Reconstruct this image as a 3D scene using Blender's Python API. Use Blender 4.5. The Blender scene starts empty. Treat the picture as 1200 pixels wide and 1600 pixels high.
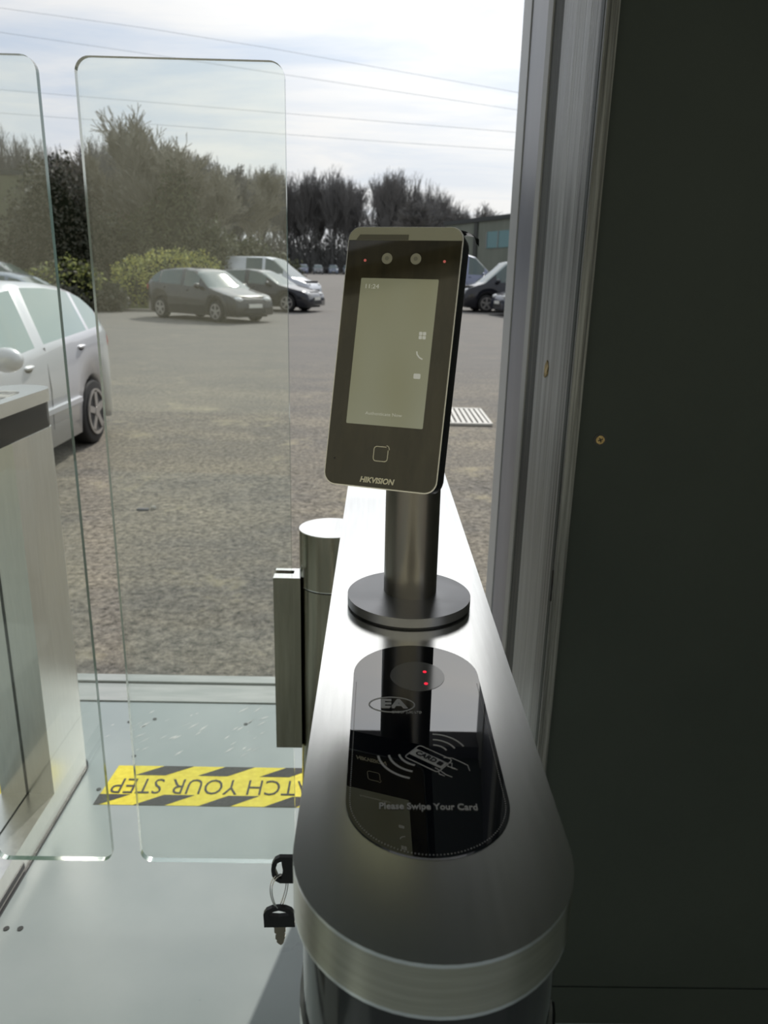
import bpy, bmesh, math, random
from mathutils import Vector, Matrix, Euler
C = bpy.context.scene
COL = C.collection
rnd = random.Random(7)

# ------------------------------------------------------------------ camera
cam_data = bpy.data.cameras.new('camera')
cam = bpy.data.objects.new('camera', cam_data)
COL.objects.link(cam)
C.camera = cam
def cam_matrix(p, r, y):
    cp, sp = math.cos(p), math.sin(p)
    Z = Matrix.Rotation(y, 3, 'Z')
    fwd = Z @ Vector((0, cp, -sp)); up = Z @ Vector((0, sp, cp)); rt = Z @ Vector((1, 0, 0))
    c, s = math.cos(r), math.sin(r)
    rt2 = c*rt + s*up; up2 = -s*rt + c*up
    M = Matrix((rt2, up2, -fwd)).transposed().to_4x4()
    return M
cam.matrix_world = cam_matrix(math.radians(16.89379), math.radians(1.32505), math.radians(-0.71110))
cam_data.sensor_fit = 'VERTICAL'
cam_data.sensor_height = 36.0
cam_data.lens = 27.0
cam_data.clip_start = 0.02
cam_data.clip_end = 600
cam_data.dof.use_dof = True
cam_data.dof.focus_distance = 0.62
cam_data.dof.aperture_fstop = 15.0

C.view_settings.view_transform = 'Standard'
C.view_settings.look = 'None'
C.view_settings.exposure = 0.0
C.view_settings.gamma = 1.0
C.view_settings.use_curve_mapping = False

# ------------------------------------------------------------------ sky
world = bpy.data.worlds.new('sky'); C.world = world
world.use_nodes = True
nt = world.node_tree; N = nt.nodes; Lk = nt.links
N.clear()
wo = N.new('ShaderNodeOutputWorld'); bg = N.new('ShaderNodeBackground')
tc = N.new('ShaderNodeTexCoord')
sep = N.new('ShaderNodeSeparateXYZ'); Lk.new(tc.outputs['Generated'], sep.inputs[0])
# project the direction on a flat cloud deck so that the streaks shrink towards the horizon
zz = N.new('ShaderNodeMath'); zz.operation = 'ADD'; zz.inputs[1].default_value = 0.12; Lk.new(sep.outputs['Z'], zz.inputs[0])
zm = N.new('ShaderNodeMath'); zm.operation = 'MAXIMUM'; zm.inputs[1].default_value = 0.06; Lk.new(zz.outputs[0], zm.inputs[0])
dv = []
for ax in 'XY':
    d = N.new('ShaderNodeMath'); d.operation = 'DIVIDE'
    Lk.new(sep.outputs[ax], d.inputs[0]); Lk.new(zm.outputs[0], d.inputs[1]); dv.append(d)
cmb = N.new('ShaderNodeCombineXYZ'); Lk.new(dv[0].outputs[0], cmb.inputs[0]); Lk.new(dv[1].outputs[0], cmb.inputs[1])
mp = N.new('ShaderNodeMapping'); mp.inputs['Rotation'].default_value = (0, 0, 0.45); mp.inputs['Scale'].default_value = (0.75, 1.5, 1)
mp.inputs['Location'].default_value = (1.3, 0.4, 0)
Lk.new(cmb.outputs[0], mp.inputs[0])
nz = N.new('ShaderNodeTexNoise'); nz.inputs['Scale'].default_value = 1.15; nz.inputs['Detail'].default_value = 9
nz.inputs['Roughness'].default_value = 0.58; nz.inputs['Distortion'].default_value = 0.35
Lk.new(mp.outputs[0], nz.inputs['Vector'])
cr = N.new('ShaderNodeValToRGB'); cr.color_ramp.elements[0].position = 0.38; cr.color_ramp.elements[0].color = (0.50, 0.59, 0.72, 1)
cr.color_ramp.elements[1].position = 0.60; cr.color_ramp.elements[1].color = (0.78, 0.79, 0.80, 1)
Lk.new(nz.outputs[0], cr.inputs[0])
hz = N.new('ShaderNodeMapRange'); hz.inputs['From Min'].default_value = 0.0; hz.inputs['From Max'].default_value = 0.26
hz.inputs['To Min'].default_value = 0.9; hz.inputs['To Max'].default_value = 0.0
Lk.new(sep.outputs['Z'], hz.inputs['Value'])
mx = N.new('ShaderNodeMixRGB'); mx.inputs[2].default_value = (0.80, 0.80, 0.785, 1)
Lk.new(hz.outputs[0], mx.inputs[0]); Lk.new(cr.outputs[0], mx.inputs[1])
# brighter towards the sun
sunv = N.new('ShaderNodeVectorMath'); sunv.operation = 'DOT_PRODUCT'
SUN_AZ, SUN_EL = math.radians(13.5), math.radians(41)
SUN = Vector((math.sin(SUN_AZ)*math.cos(SUN_EL), math.cos(SUN_AZ)*math.cos(SUN_EL), math.sin(SUN_EL)))
sunv.inputs[1].default_value = SUN
Lk.new(tc.outputs['Generated'], sunv.inputs[0])
sg = N.new('ShaderNodeMapRange'); sg.inputs['From Min'].default_value = -0.1; sg.inputs['From Max'].default_value = 1.0
sg.inputs['To Min'].default_value = 0.72; sg.inputs['To Max'].default_value = 1.10
Lk.new(sunv.outputs['Value'], sg.inputs['Value'])
vm = N.new('ShaderNodeVectorMath'); vm.operation = 'SCALE'; Lk.new(mx.outputs[0], vm.inputs[0]); Lk.new(sg.outputs[0], vm.inputs['Scale'])
gp0 = N.new('ShaderNodeMath'); gp0.operation = 'MAXIMUM'; gp0.inputs[1].default_value = 0; Lk.new(sunv.outputs['Value'], gp0.inputs[0])
gp = N.new('ShaderNodeMath'); gp.operation = 'POWER'; gp.inputs[1].default_value = 12; Lk.new(gp0.outputs[0], gp.inputs[0])
gs = N.new('ShaderNodeVectorMath'); gs.operation = 'SCALE'; gs.inputs[0].default_value = (1.5, 1.45, 1.35); Lk.new(gp.outputs[0], gs.inputs['Scale'])
ga = N.new('ShaderNodeVectorMath'); ga.operation = 'ADD'; Lk.new(vm.outputs[0], ga.inputs[0]); Lk.new(gs.outputs[0], ga.inputs[1])
Lk.new(ga.outputs[0], bg.inputs['Color']); bg.inputs['Strength'].default_value = 1.0
Lk.new(bg.outputs[0], wo.inputs[0])

sd = bpy.data.lights.new('sun', 'SUN'); sun = bpy.data.objects.new('sun', sd); COL.objects.link(sun)
sun.rotation_euler = SUN.to_track_quat('Z', 'Y').to_euler()
sd.energy = 2.6; sd.angle = math.radians(0.6); sd.color = (1.0, 0.95, 0.86)

# ------------------------------------------------------------------ helpers
def tag(o, label=None, cat=None, group=None, kind=None):
    if label: o['label'] = label
    if cat: o['category'] = cat
    if group: o['group'] = group
    if kind: o['kind'] = kind
    return o
def thing(name, label, cat, loc=(0, 0, 0), rz=0, group=None):
    o = bpy.data.objects.new(name, None); COL.objects.link(o)
    o.empty_display_size = 0.05
    o.matrix_world = Matrix.Translation(loc) @ Matrix.Rotation(rz, 4, 'Z')
    return tag(o, label, cat, group)
def link(name, bm, mats, parent=None, smooth=False, local=False):
    """one bmesh -> one object; coordinates are world ones unless local"""
    me = bpy.data.meshes.new(name)
    if smooth:
        for f in bm.faces: f.smooth = True
    bm.normal_update()
    bm.to_mesh(me); bm.free()
    for m in (mats if isinstance(mats, (list, tuple)) else [mats]): me.materials.append(m)
    if smooth and smooth != 'all':
        try: me.set_sharp_from_angle(angle=math.radians(35))
        except Exception: pass
    o = bpy.data.objects.new(name, me); COL.objects.link(o)
    if parent is not None:
        o.parent = parent
        if not local:
            w = Matrix.Identity(4); p = parent
            ch = []
            while p is not None:
                ch.append(p); p = p.parent
            for q in reversed(ch): w = w @ q.matrix_parent_inverse @ q.matrix_basis
            o.matrix_parent_inverse = w.inverted()
    return o
def copy_tree(o, parent=None):
    c = o.copy(); COL.objects.link(c); c.parent = parent
    if parent is not None: c.matrix_parent_inverse = o.matrix_parent_inverse.copy()
    for ch in list(o.children): copy_tree(ch, c)
    return c
def box(bm, x0, x1, y0, y1, z0, z1, bev=0, mi=0):
    v = [bm.verts.new(p) for p in ((x0,y0,z0),(x1,y0,z0),(x1,y1,z0),(x0,y1,z0),(x0,y0,z1),(x1,y0,z1),(x1,y1,z1),(x0,y1,z1))]
    fs = [bm.faces.new([v[i] for i in q]) for q in ((3,2,1,0),(4,5,6,7),(0,1,5,4),(1,2,6,5),(2,3,7,6),(3,0,4,7))]
    for f in fs: f.material_index = mi
    if bev:
        es = list({e for f in fs for e in f.edges})
        bmesh.ops.bevel(bm, geom=es, offset=bev, segments=2, affect='EDGES', profile=0.5)
    return v
def prism(bm, pts, z0, z1, mi=0, bev=0, axis='z', mi_side=None, M=None):
    """extrude a closed 2-D outline (counter-clockwise) between two levels"""
    def mk(p, z):
        v = Vector((p[0], p[1], z)) if axis == 'z' else (Vector((p[0], z, p[1])) if axis == 'y' else Vector((z, p[0], p[1])))
        return bm.verts.new(M @ v if M is not None else v)
    a = [mk(p, z0) for p in pts]; b = [mk(p, z1) for p in pts]
    n = len(pts)
    fb = bm.faces.new(list(reversed(a))); ft = bm.faces.new(b)
    fb.material_index = ft.material_index = mi
    sides = []
    for i in range(n):
        f = bm.faces.new([a[i], a[(i+1) % n], b[(i+1) % n], b[i]]); f.material_index = mi if mi_side is None else mi_side; sides.append(f)
    if bev:
        es = list(ft.edges) + list(fb.edges)
        bmesh.ops.bevel(bm, geom=es, offset=bev, segments=3, affect='EDGES', profile=0.5)
    bmesh.ops.recalc_face_normals(bm, faces=list(bm.faces))
    return a, b
def stadium(xc, r, y0, y1, n=20):
    """outline of a round-ended strip along y, ends at y0 and y1"""
    p = []
    for i in range(n+1):
        t = math.pi + math.pi*i/n; p.append((xc + r*math.cos(t), y0 + r + r*math.sin(t)))
    for i in range(n+1):
        t = math.pi*i/n; p.append((xc + r*math.cos(t), y1 - r + r*math.sin(t)))
    return p
def rrect(x0, x1, y0, y1, r, n=8):
    p = []
    for cx, cy, t0 in ((x1-r, y1-r, 0), (x0+r, y1-r, 90), (x0+r, y0+r, 180), (x1-r, y0+r, 270)):
        for i in range(n+1):
            t = math.radians(t0 + 90*i/n); p.append((cx + r*math.cos(t), cy + r*math.sin(t)))
    return p
def circle(cx, cy, r, n=48):
    return [(cx + r*math.cos(2*math.pi*i/n), cy + r*math.sin(2*math.pi*i/n)) for i in range(n)]
def tube(bm, pts, r, n=8, cap=True, r1=None, mi=0):
    pts = [Vector(p) for p in pts]; rings = []
    m = len(pts)
    for i, p in enumerate(pts):
        t = (pts[min(i+1, m-1)] - pts[max(i-1, 0)]).normalized()
        a = t.orthogonal().normalized() if i == 0 else (prev - t*prev.dot(t)).normalized()
        prev = a; b = t.cross(a)
        rr = r if r1 is None else r + (r1-r)*i/(m-1)
        rings.append([bm.verts.new(p + rr*(math.cos(2*math.pi*k/n)*a + math.sin(2*math.pi*k/n)*b)) for k in range(n)])
    for i in range(m-1):
        for k in range(n):
            f = bm.faces.new([rings[i][k], rings[i][(k+1) % n], rings[i+1][(k+1) % n], rings[i+1][k]]); f.material_index = mi
    if cap:
        bm.faces.new(list(reversed(rings[0]))).material_index = mi; bm.faces.new(rings[-1]).material_index = mi
def sphere(bm, c, r, sx=1, sy=1, sz=1, u=16, v=10):
    M = Matrix.Translation(c) @ Matrix.Diagonal((sx, sy, sz, 1))
    bmesh.ops.create_uvsphere(bm, u_segments=u, v_segments=v, radius=r, matrix=M)
def text_bm(s, size, M, shear=0, offset=0, align='CENTER', sx=1.0, depth=0.0002, width=None):
    cu = bpy.data.curves.new('lettering', 'FONT'); cu.body = s; cu.size = size; cu.align_x = align; cu.align_y = 'CENTER'
    cu.shear = shear; cu.offset = offset; cu.extrude = depth/2; cu.resolution_u = 3
    o = bpy.data.objects.new('lettering', cu); COL.objects.link(o)
    bpy.context.view_layer.update()
    me = o.to_mesh(); bm = bmesh.new(); bm.from_mesh(me); o.to_mesh_clear()
    bpy.data.objects.remove(o); bpy.data.curves.remove(cu)
    if width:
        xs = [v.co.x for v in bm.verts]; w = max(xs)-min(xs); sx = width/w
        mid = (max(xs)+min(xs))/2
        for v in bm.verts: v.co.x -= mid
    bmesh.ops.transform(bm, matrix=M @ Matrix.Diagonal((sx, 1, 1, 1)), verts=bm.verts)
    return bm
def stroke(bm, pts, w, z0, z1, M=None, closed=False):
    """flat line of width w through 2-D points, raised z0..z1"""
    P = [Vector((p[0], p[1])) for p in pts]; n = len(P); L = []; R = []
    for i in range(n):
        a = P[(i-1) % n] if (closed or i > 0) else P[i]; b = P[(i+1) % n] if (closed or i < n-1) else P[i]
        t = (b-a).normalized(); nn = Vector((-t.y, t.x))*w/2
        L.append(P[i]+nn); R.append(P[i]-nn)
    rng = n if closed else n-1
    mk = lambda p, z: bm.verts.new(M @ Vector((p.x, p.y, z)) if M is not None else Vector((p.x, p.y, z)))
    lt = [mk(p, z1) for p in L]; rt = [mk(p, z1) for p in R]; lb = [mk(p, z0) for p in L]; rb = [mk(p, z0) for p in R]
    for i in range(rng):
        j = (i+1) % n
        bm.faces.new([rt[i], rt[j], lt[j], lt[i]]); bm.faces.new([lt[i], lt[j], lb[j], lb[i]]); bm.faces.new([rb[i], rb[j], rt[j], rt[i]])
    if not closed:
        bm.faces.new([lt[0], lb[0], rb[0], rt[0]]); bm.faces.new([rt[-1], rb[-1], lb[-1], lt[-1]])

# ------------------------------------------------------------------ materials
def mat(name, col=(.5, .5, .5), rough=.5, metal=0, spec=.5, ior=1.45, emit=None, es=1, coat=0, trans=0, alpha=1):
    m = bpy.data.materials.new(name); m.use_nodes = True
    b = m.node_tree.nodes['Principled BSDF']
    b.inputs['Base Color'].default_value = (*col, 1); b.inputs['Roughness'].default_value = rough
    b.inputs['Metallic'].default_value = metal; b.inputs['IOR'].default_value = ior
    b.inputs['Specular IOR Level'].default_value = spec; b.inputs['Coat Weight'].default_value = coat
    b.inputs['Transmission Weight'].default_value = trans
    if emit: b.inputs['Emission Color'].default_value = (*emit, 1); b.inputs['Emission Strength'].default_value = es
    return m
def noise_on(m, c1, c2, scale=5, detail=6, rough=.6, stretch=(1, 1, 1), p0=.35, p1=.65, bump=0, bscale=None, bstretch=None, rvar=None, bdist=.01, coords='Object'):
    nt = m.node_tree; N = nt.nodes; L = nt.links; b = N['Principled BSDF']
    tc = N.new('ShaderNodeTexCoord'); mp = N.new('ShaderNodeMapping'); mp.inputs['Scale'].default_value = stretch
    L.new(tc.outputs[coords], mp.inputs[0])
    nz = N.new('ShaderNodeTexNoise'); nz.inputs['Scale'].default_value = scale; nz.inputs['Detail'].default_value = detail; nz.inputs['Roughness'].default_value = rough
    L.new(mp.outputs[0], nz.inputs['Vector'])
    cr = N.new('ShaderNodeValToRGB'); e = cr.color_ramp.elements
    e[0].position = p0; e[0].color = (*c1, 1); e[1].position = p1; e[1].color = (*c2, 1)
    L.new(nz.outputs[0], cr.inputs[0]); L.new(cr.outputs[0], b.inputs['Base Color'])
    if rvar:
        mr = N.new('ShaderNodeMapRange'); mr.inputs['From Min'].default_value = p0; mr.inputs['From Max'].default_value = p1
        mr.inputs['To Min'].default_value = rvar[0]; mr.inputs['To Max'].default_value = rvar[1]
        L.new(nz.outputs[0], mr.inputs['Value']); L.new(mr.outputs[0], b.inputs['Roughness'])
    if bump:
        mp2 = N.new('ShaderNodeMapping'); mp2.inputs['Scale'].default_value = bstretch or stretch; L.new(tc.outputs[coords], mp2.inputs[0])
        n2 = N.new('ShaderNodeTexNoise'); n2.inputs['Scale'].default_value = bscale or scale; n2.inputs['Detail'].default_value = 4
        L.new(mp2.outputs[0], n2.inputs['Vector'])
        bp = N.new('ShaderNodeBump'); bp.inputs['Strength'].default_value = bump; bp.inputs['Distance'].default_value = bdist
        L.new(n2.outputs[0], bp.inputs['Height']); L.new(bp.outputs[0], b.inputs['Normal'])
    return m
STEEL_TOP = noise_on(mat('brushed_steel_top', rough=.21, metal=1), (.82, .82, .80), (.92, .92, .90), scale=20, stretch=(12, .7, 1), p0=.25, p1=.75)
STEEL = noise_on(mat('brushed_steel', rough=.3, metal=1), (.74, .735, .70), (.80, .795, .76), scale=14, stretch=(10, 10, .8), rvar=(.28, .34))
STEEL_DK = noise_on(mat('dim_reflection_steel', rough=.2, metal=1), (.30, .285, .22), (.36, .34, .27), scale=14, stretch=(10, 10, .8), rvar=(.18, .24))  # reflection of the dark interior put into the metal colour
STEEL_RIM = noise_on(mat('brushed_rim', rough=.22, metal=1), (.50, .47, .38), (.60, .57, .47), scale=20, stretch=(.6, .6, 20), rvar=(.2, .25))  # tone of the reflected surroundings put into the rim tint
STEEL_POL = noise_on(mat('polished_steel', rough=.14, metal=1), (.58, .57, .50), (.68, .67, .6), scale=3, rvar=(.12, .18))
BLACK_BAND = mat('black_gloss_band', (.012, .013, .014), .08, ior=1.5)
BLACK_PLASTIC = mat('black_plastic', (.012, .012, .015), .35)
BLACK_KEY = mat('black_key_plastic', (.006, .006, .007), .32)
MIRROR_BLACK = mat('black_glass_panel', (.003, .004, .008), .012, ior=2.05)
SEAM = mat('grey_seam', (.06, .065, .06), .5)
PRINT_GREY = mat('grey_print', (.42, .42, .42), .5)
PRINT_GOLD = mat('pale_print', (.85, .80, .62), .4)
ANOD = mat('anodised_grey', (.30, .285, .26), .28, metal=.9)
ANOD_D = noise_on(mat('anodised_disc', (.2, .2, .2), .38, metal=.85), (.30, .30, .31), (.35, .35, .36), scale=30, rvar=(.34, .42))
FACE_GLASS = noise_on(mat('terminal_face', (.04, .035, .022), .03, ior=1.55), (.036, .032, .020), (.058, .050, .030), scale=8, stretch=(6, 6, .6), p0=.4, p1=.62)  # olive reflection put into the base colour
BEZEL = mat('bezel_sheen', (.38, .375, .29), .18)
SILVER_EDGE = mat('silver_edge', (.6, .6, .58), .25, metal=1)
BRASS = noise_on(mat('brass_screw', (.35, .25, .1), .35, metal=.8), (.18, .12, .05), (.55, .42, .2), scale=300)
KEY_METAL = mat('key_metal', (.30, .26, .20), .32, metal=1)
RING_METAL = mat('ring_metal', (.7, .7, .7), .2, metal=1)
LENS = mat('camera_lens', (.36, .35, .27), .12)
LED_DIM = mat('infrared_led', (.2, .03, .02), .3, emit=(.9, .22, .18), es=.35)
LED_RED = mat('red_led', (.3, 0, 0), .3, emit=(1, .02, .06), es=.9)

# olive screen, reflection of the surroundings put into its colour and glow
SCREEN = mat('screen_reflection', (.12, .12, .08), .06, ior=1.8)
_n = SCREEN.node_tree; _b = _n.nodes['Principled BSDF']
_tc = _n.nodes.new('ShaderNodeTexCoord'); _nz = _n.nodes.new('ShaderNodeTexNoise'); _nz.inputs['Scale'].default_value = 14; _nz.inputs['Detail'].default_value = 1
_mp = _n.nodes.new('ShaderNodeMapping'); _mp.inputs['Scale'].default_value = (1.5, 1.5, .45); _n.links.new(_tc.outputs['Object'], _mp.inputs[0])
_n.links.new(_mp.outputs[0], _nz.inputs['Vector'])
_cr = _n.nodes.new('ShaderNodeValToRGB'); _cr.color_ramp.elements[0].position = .35; _cr.color_ramp.elements[0].color = (.10, .10, .058, 1)
_cr.color_ramp.elements[1].position = .65; _cr.color_ramp.elements[1].color = (.135, .142, .104, 1)
_n.links.new(_nz.outputs[0], _cr.inputs[0]); _n.links.new(_cr.outputs[0], _b.inputs['Emission Color']); _b.inputs['Emission Strength'].default_value = .92
ICON = mat('screen_icon', (.1, .1, .1), .3, emit=(.30, .30, .25), es=1)
ICON_D = mat('screen_lettering', (.1, .1, .1), .3, emit=(.28, .28, .22), es=1)

# pane glass: clear, with real surface reflection
def pane_mat(name, tint):
    m = bpy.data.materials.new(name); m.use_nodes = True; nt = m.node_tree; N = nt.nodes; N.clear(); L = nt.links
    o = N.new('ShaderNodeOutputMaterial'); t = N.new('ShaderNodeBsdfTransparent'); t.inputs[0].default_value = (*tint, 1)
    g = N.new('ShaderNodeBsdfGlossy'); g.inputs['Roughness'].default_value = 0.0; g.inputs[0].default_value = (1, 1, 1, 1)
    ge = N.new('ShaderNodeNewGeometry'); dt = N.new('ShaderNodeVectorMath'); dt.operation = 'DOT_PRODUCT'
    L.new(ge.outputs['Normal'], dt.inputs[0]); L.new(ge.outputs['Incoming'], dt.inputs[1])
    ab = N.new('ShaderNodeMath'); ab.operation = 'ABSOLUTE'; L.new(dt.outputs['Value'], ab.inputs[0])
    om = N.new('ShaderNodeMath'); om.operation = 'SUBTRACT'; om.inputs[0].default_value = 1; L.new(ab.outputs[0], om.inputs[1])
    pw = N.new('ShaderNodeMath'); pw.operation = 'POWER'; pw.inputs[1].default_value = 5; L.new(om.outputs[0], pw.inputs[0])
    fr = N.new('ShaderNodeMath'); fr.operation = 'MULTIPLY_ADD'; fr.inputs[1].default_value = .94; fr.inputs[2].default_value = .062; L.new(pw.outputs[0], fr.inputs[0])
    mx = N.new('ShaderNodeMixShader'); L.new(fr.outputs[0], mx.inputs[0]); L.new(t.outputs[0], mx.inputs[1]); L.new(g.outputs[0], mx.inputs[2])
    L.new(mx.outputs[0], o.inputs[0]); return m
PANE = pane_mat('clear_pane', (.965, .985, .972))
PANE_EDGE = mat('pane_edge', (.10, .20, .16), .12, trans=.35, spec=.9)

# room
WALL = noise_on(mat('dark_green_painted_wall', rough=.55, spec=.25), (.046, .058, .054), (.053, .066, .061), scale=3, bump=.25, bscale=90, bdist=.0015)
def wood(name, c1, c2, r=(.32, .5), k=1.6):
    return noise_on(mat(name, rough=.4), c1, c2, scale=26, stretch=(k, k, .06), detail=8, rough=.7, rvar=r, p0=.36, p1=.62, bump=.9, bscale=40, bstretch=(2*k, 2*k, .05), bdist=.004)
WOOD_MAIN = wood('grey_painted_timber', (.15, .16, .165), (.46, .48, .49))
WOOD_EDGE = wood('worn_grey_timber_edge', (.05, .055, .052), (.36, .375, .38), k=3.5)
WOOD_GROOVE = wood('rough_dark_timber', (.015, .018, .017), (.16, .17, .165), r=(.5, .7), k=4)
FRAME_L = mat('light_grey_frame', (.50, .51, .52), .4)
FRAME_D = noise_on(mat('blue_grey_frame', (.16, .17, .2), .4), (.17, .18, .225), (.20, .21, .255), scale=6)
FLOORM = noise_on(mat('grey_painted_floor', rough=.3), (.30, .355, .36), (.375, .425, .43), scale=2.2, detail=8, p0=.3, p1=.7, rvar=(.24, .42), bump=.12, bscale=8, bdist=.004)
SILL = noise_on(mat('aluminium_threshold', rough=.4), (.36, .39, .38), (.46, .48, .47), scale=7, stretch=(1, 6, 1))
CEIL = mat('dark_ceiling', (.10, .12, .125), .8)
INNER = mat('inner_lining', (.22, .22, .17), .6)
TAPE_Y = noise_on(mat('yellow_tape', rough=.6), (.74, .62, .03), (.86, .75, .06), scale=60)
TAPE_B = noise_on(mat('black_tape', rough=.8), (.055, .055, .055), (.085, .085, .085), scale=120)
SCUFF = mat('scuff_white', (.62, .64, .63), .6)
SPOT = mat('dark_spot', (.05, .055, .055), .6)

# ------------------------------------------------------------------ room shell
FZ = -1.185     # floor level (camera at the origin, about 1.2 m above it)
def struct(name, bm, mats, label=None, smooth=False):
    o = link(name, bm, mats, smooth=smooth); o['kind'] = 'structure'
    if label: o['label'] = label
    return o
bm = bmesh.new(); box(bm, -2.3, 1.6, -2.4, 1.965, FZ-.15, FZ); struct('floor', bm, FLOORM, 'grey painted floor with scuffs inside the entrance')
bm = bmesh.new()
box(bm, -2.3, .36, 1.967, 2.065, FZ-.15, FZ+.004, bev=.001); box(bm, -2.3, .36, 2.068, 2.11, FZ-.15, FZ+.010, bev=.002)
struct('trim_1', bm, SILL, 'pale metal threshold strip at the edge of the grey floor')
bm = bmesh.new(); box(bm, -2.4, 1.7, -.45, 2.05, .90, .98); struct('ceiling', bm, CEIL, 'dark ceiling over the entrance')
bm = bmesh.new(); box(bm, -2.4, 1.7, 2.0, 2.08, .86, 1.15); struct('trim_2', bm, FRAME_D, 'lintel over the open doorway')
bm = bmesh.new(); box(bm, -2.4, -2.3, -.45, 2.05, FZ-.15, .98); struct('wall_left', bm, INNER, 'left side wall of the entrance')
bm = bmesh.new(); box(bm, 1.6, 1.7, -.45, 2.05, FZ-.15, .98); struct('wall_right', bm, WALL, 'right side wall of the entrance')
# dark wall beside the opening, facing the camera, with a seam near the floor
bm = bmesh.new()
prism(bm, [(.2446, .98), (1.6, .98), (1.6, 1.06), (.2495, 1.06)], FZ+.0795, .90)
prism(bm, [(.2446, .979), (1.6, .979), (1.6, 1.06), (.2495, 1.06)], FZ, FZ+.077)
bmesh.ops.recalc_face_normals(bm, faces=bm.faces)
struct('wall_front', bm, WALL, 'dark green painted wall right of the doorway')
# stepped jamb, strip by strip from the wall outwards
def strip(n, pts, m, lab):
    bm = bmesh.new(); prism(bm, pts, FZ, .90, bev=0); return struct('trim_%d' % n, bm, m, lab)
strip(3, [(.2450, .972), (.2600, .972), (.2600, 1.058), (.2492, 1.058), (.2465, 1.03)], WOOD_EDGE, 'narrow worn timber edge strip against the dark wall')
strip(4, [(.2525, 1.062), (.60, 1.062), (.60, 1.35), (.2755, 1.35)], WOOD_MAIN, 'broad grey painted timber lining of the doorway')
strip(5, [(.2790, 1.35), (.60, 1.35), (.60, 1.43), (.2765, 1.43)], WOOD_GROOVE, 'rough dark timber strip in the doorway lining')
strip(6, [(.2735, 1.43), (.60, 1.43), (.60, 1.452), (.2700, 1.452)], FRAME_L, 'pale inner lip of the door frame')
strip(7, [(.2740, 1.452), (.60, 1.452), (.60, 1.95), (.3290, 1.95)], FRAME_D, 'blue grey reveal of the door frame')
strip(8, [(.3255, 1.95), (.60, 1.95), (.60, 2.06), (.3255, 2.06)], FRAME_L, 'pale outer edge of the door frame')
bm = bmesh.new(); box(bm, .60, 1.6, 1.062, 2.06, FZ, .90); struct('trim_9', bm, WALL, 'solid wall behind the door frame')
# filler / fixings on the jamb and the wall
def screw_head(name, c, r, nrm, label):
    t = thing(name, label, 'screw', c)
    M = Matrix.Translation(c) @ Vector(nrm).to_track_quat('Z', 'Y').to_matrix().to_4x4()
    bm = bmesh.new(); prism(bm, circle(0, 0, r, 20), -.001, .0012, M=M, bev=.0004); link('screw_head', bm, BRASS, t)
    bm = bmesh.new()
    for a in (0, math.pi/2):
        R_ = M @ Matrix.Rotation(a+.4, 4, 'Z'); v = [bm.verts.new(R_ @ Vector(p)) for p in ((-r*.6, -r*.12, .00135), (r*.6, -r*.12, .00135), (r*.6, r*.12, .00135), (-r*.6, r*.12, .00135))]; bm.faces.new(v)
    link('cross_slot', bm, BLACK_PLASTIC, t)
    bm = bmesh.new(); prism(bm, circle(0, 0, r*1.45, 20), -.001, .0003, M=M); link('rim', bm, SPOT, t)
screw_head('wall_screw', (.2905, .9795, -.194), .0058, (0, -1, 0), 'brass screw head sunk in the dark green wall')
bm = bmesh.new()
M = Matrix.Translation((.2625, 1.205, -.1290)) @ Matrix.Rotation(math.radians(-90+4.5), 4, 'Y')
prism(bm, [(.012*math.cos(t)*(1+.2*math.sin(3*t)), .012*math.sin(t)*(1+.15*math.cos(5*t))) for t in [i*math.pi/10 for i in range(20)]], -.001, .0012, M=M)
tag(link('timber_gouge', bm, noise_on(mat('bare_wood', (.5, .38, .16), .7), (.10, .075, .03), (.62, .47, .22), scale=90)), 'gouge showing bare yellow wood in the grey door lining', 'gouge')
bm = bmesh.new(); tube(bm, [(.2445, .978, -.375), (.2438, .975, -.39), (.2446, .977, -.405), (.244, .976, -.42)], .0013, 6)
tag(link('timber_crack', bm, BLACK_PLASTIC), 'short dark crack in the timber edge beside the wall', 'crack')

# floor tape and marks
def tape(x0, x1, label):
    t = thing('warning_tape', label, 'floor tape', ((x0+x1)/2, 1.59, FZ))
    z = FZ+.0006
    bm = bmesh.new(); v = [bm.verts.new(p) for p in ((x0, 1.515, z), (x1, 1.515, z), (x1, 1.665, z), (x0+.012, 1.665, z))]; bm.faces.new(v)
    link('yellow_strip', bm, TAPE_Y, t)
    bm = bmesh.new(); P = .1525
    for ya, yb, off in ((1.515, 1.553, 0.0), (1.627, 1.665, 0.125)):
        k = 0; xs = x0 - .06 + off
        while xs < x1:
            a, b = xs, xs+.073; sl = .062
            q = [(max(min(px, x1), x0), py) for px, py in ((a, ya), (b, ya), (b+sl, yb), (a+sl, yb))]
            if q[1][0] - q[0][0] > .002 or q[2][0]-q[3][0] > .002:
                if q[1][0] <= q[0][0]: q.pop(0)
                vs = [bm.verts.new((p[0], p[1], z+.0004)) for p in q]
                try: bm.faces.new(vs)
                except Exception: pass
            xs += P
    link('black_stripe_pattern', bm, TAPE_B, t)
    M = Matrix.Translation((x0+.2945, 1.588, z+.0008)) @ Matrix.Rotation(math.pi, 4, 'Z')
    b = text_bm('WATCH YOUR STEP', .082, M, width=.545, offset=-.0006); link('lettering', b, TAPE_B, t)
    return t
tape(-.642, .10, 'yellow and black WATCH YOUR STEP tape between the two gates')
tape(-1.58, -.84, 'end of yellow and black tape beyond the left cabinet')
bm = bmesh.new()
r2 = random.Random(3)
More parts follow.
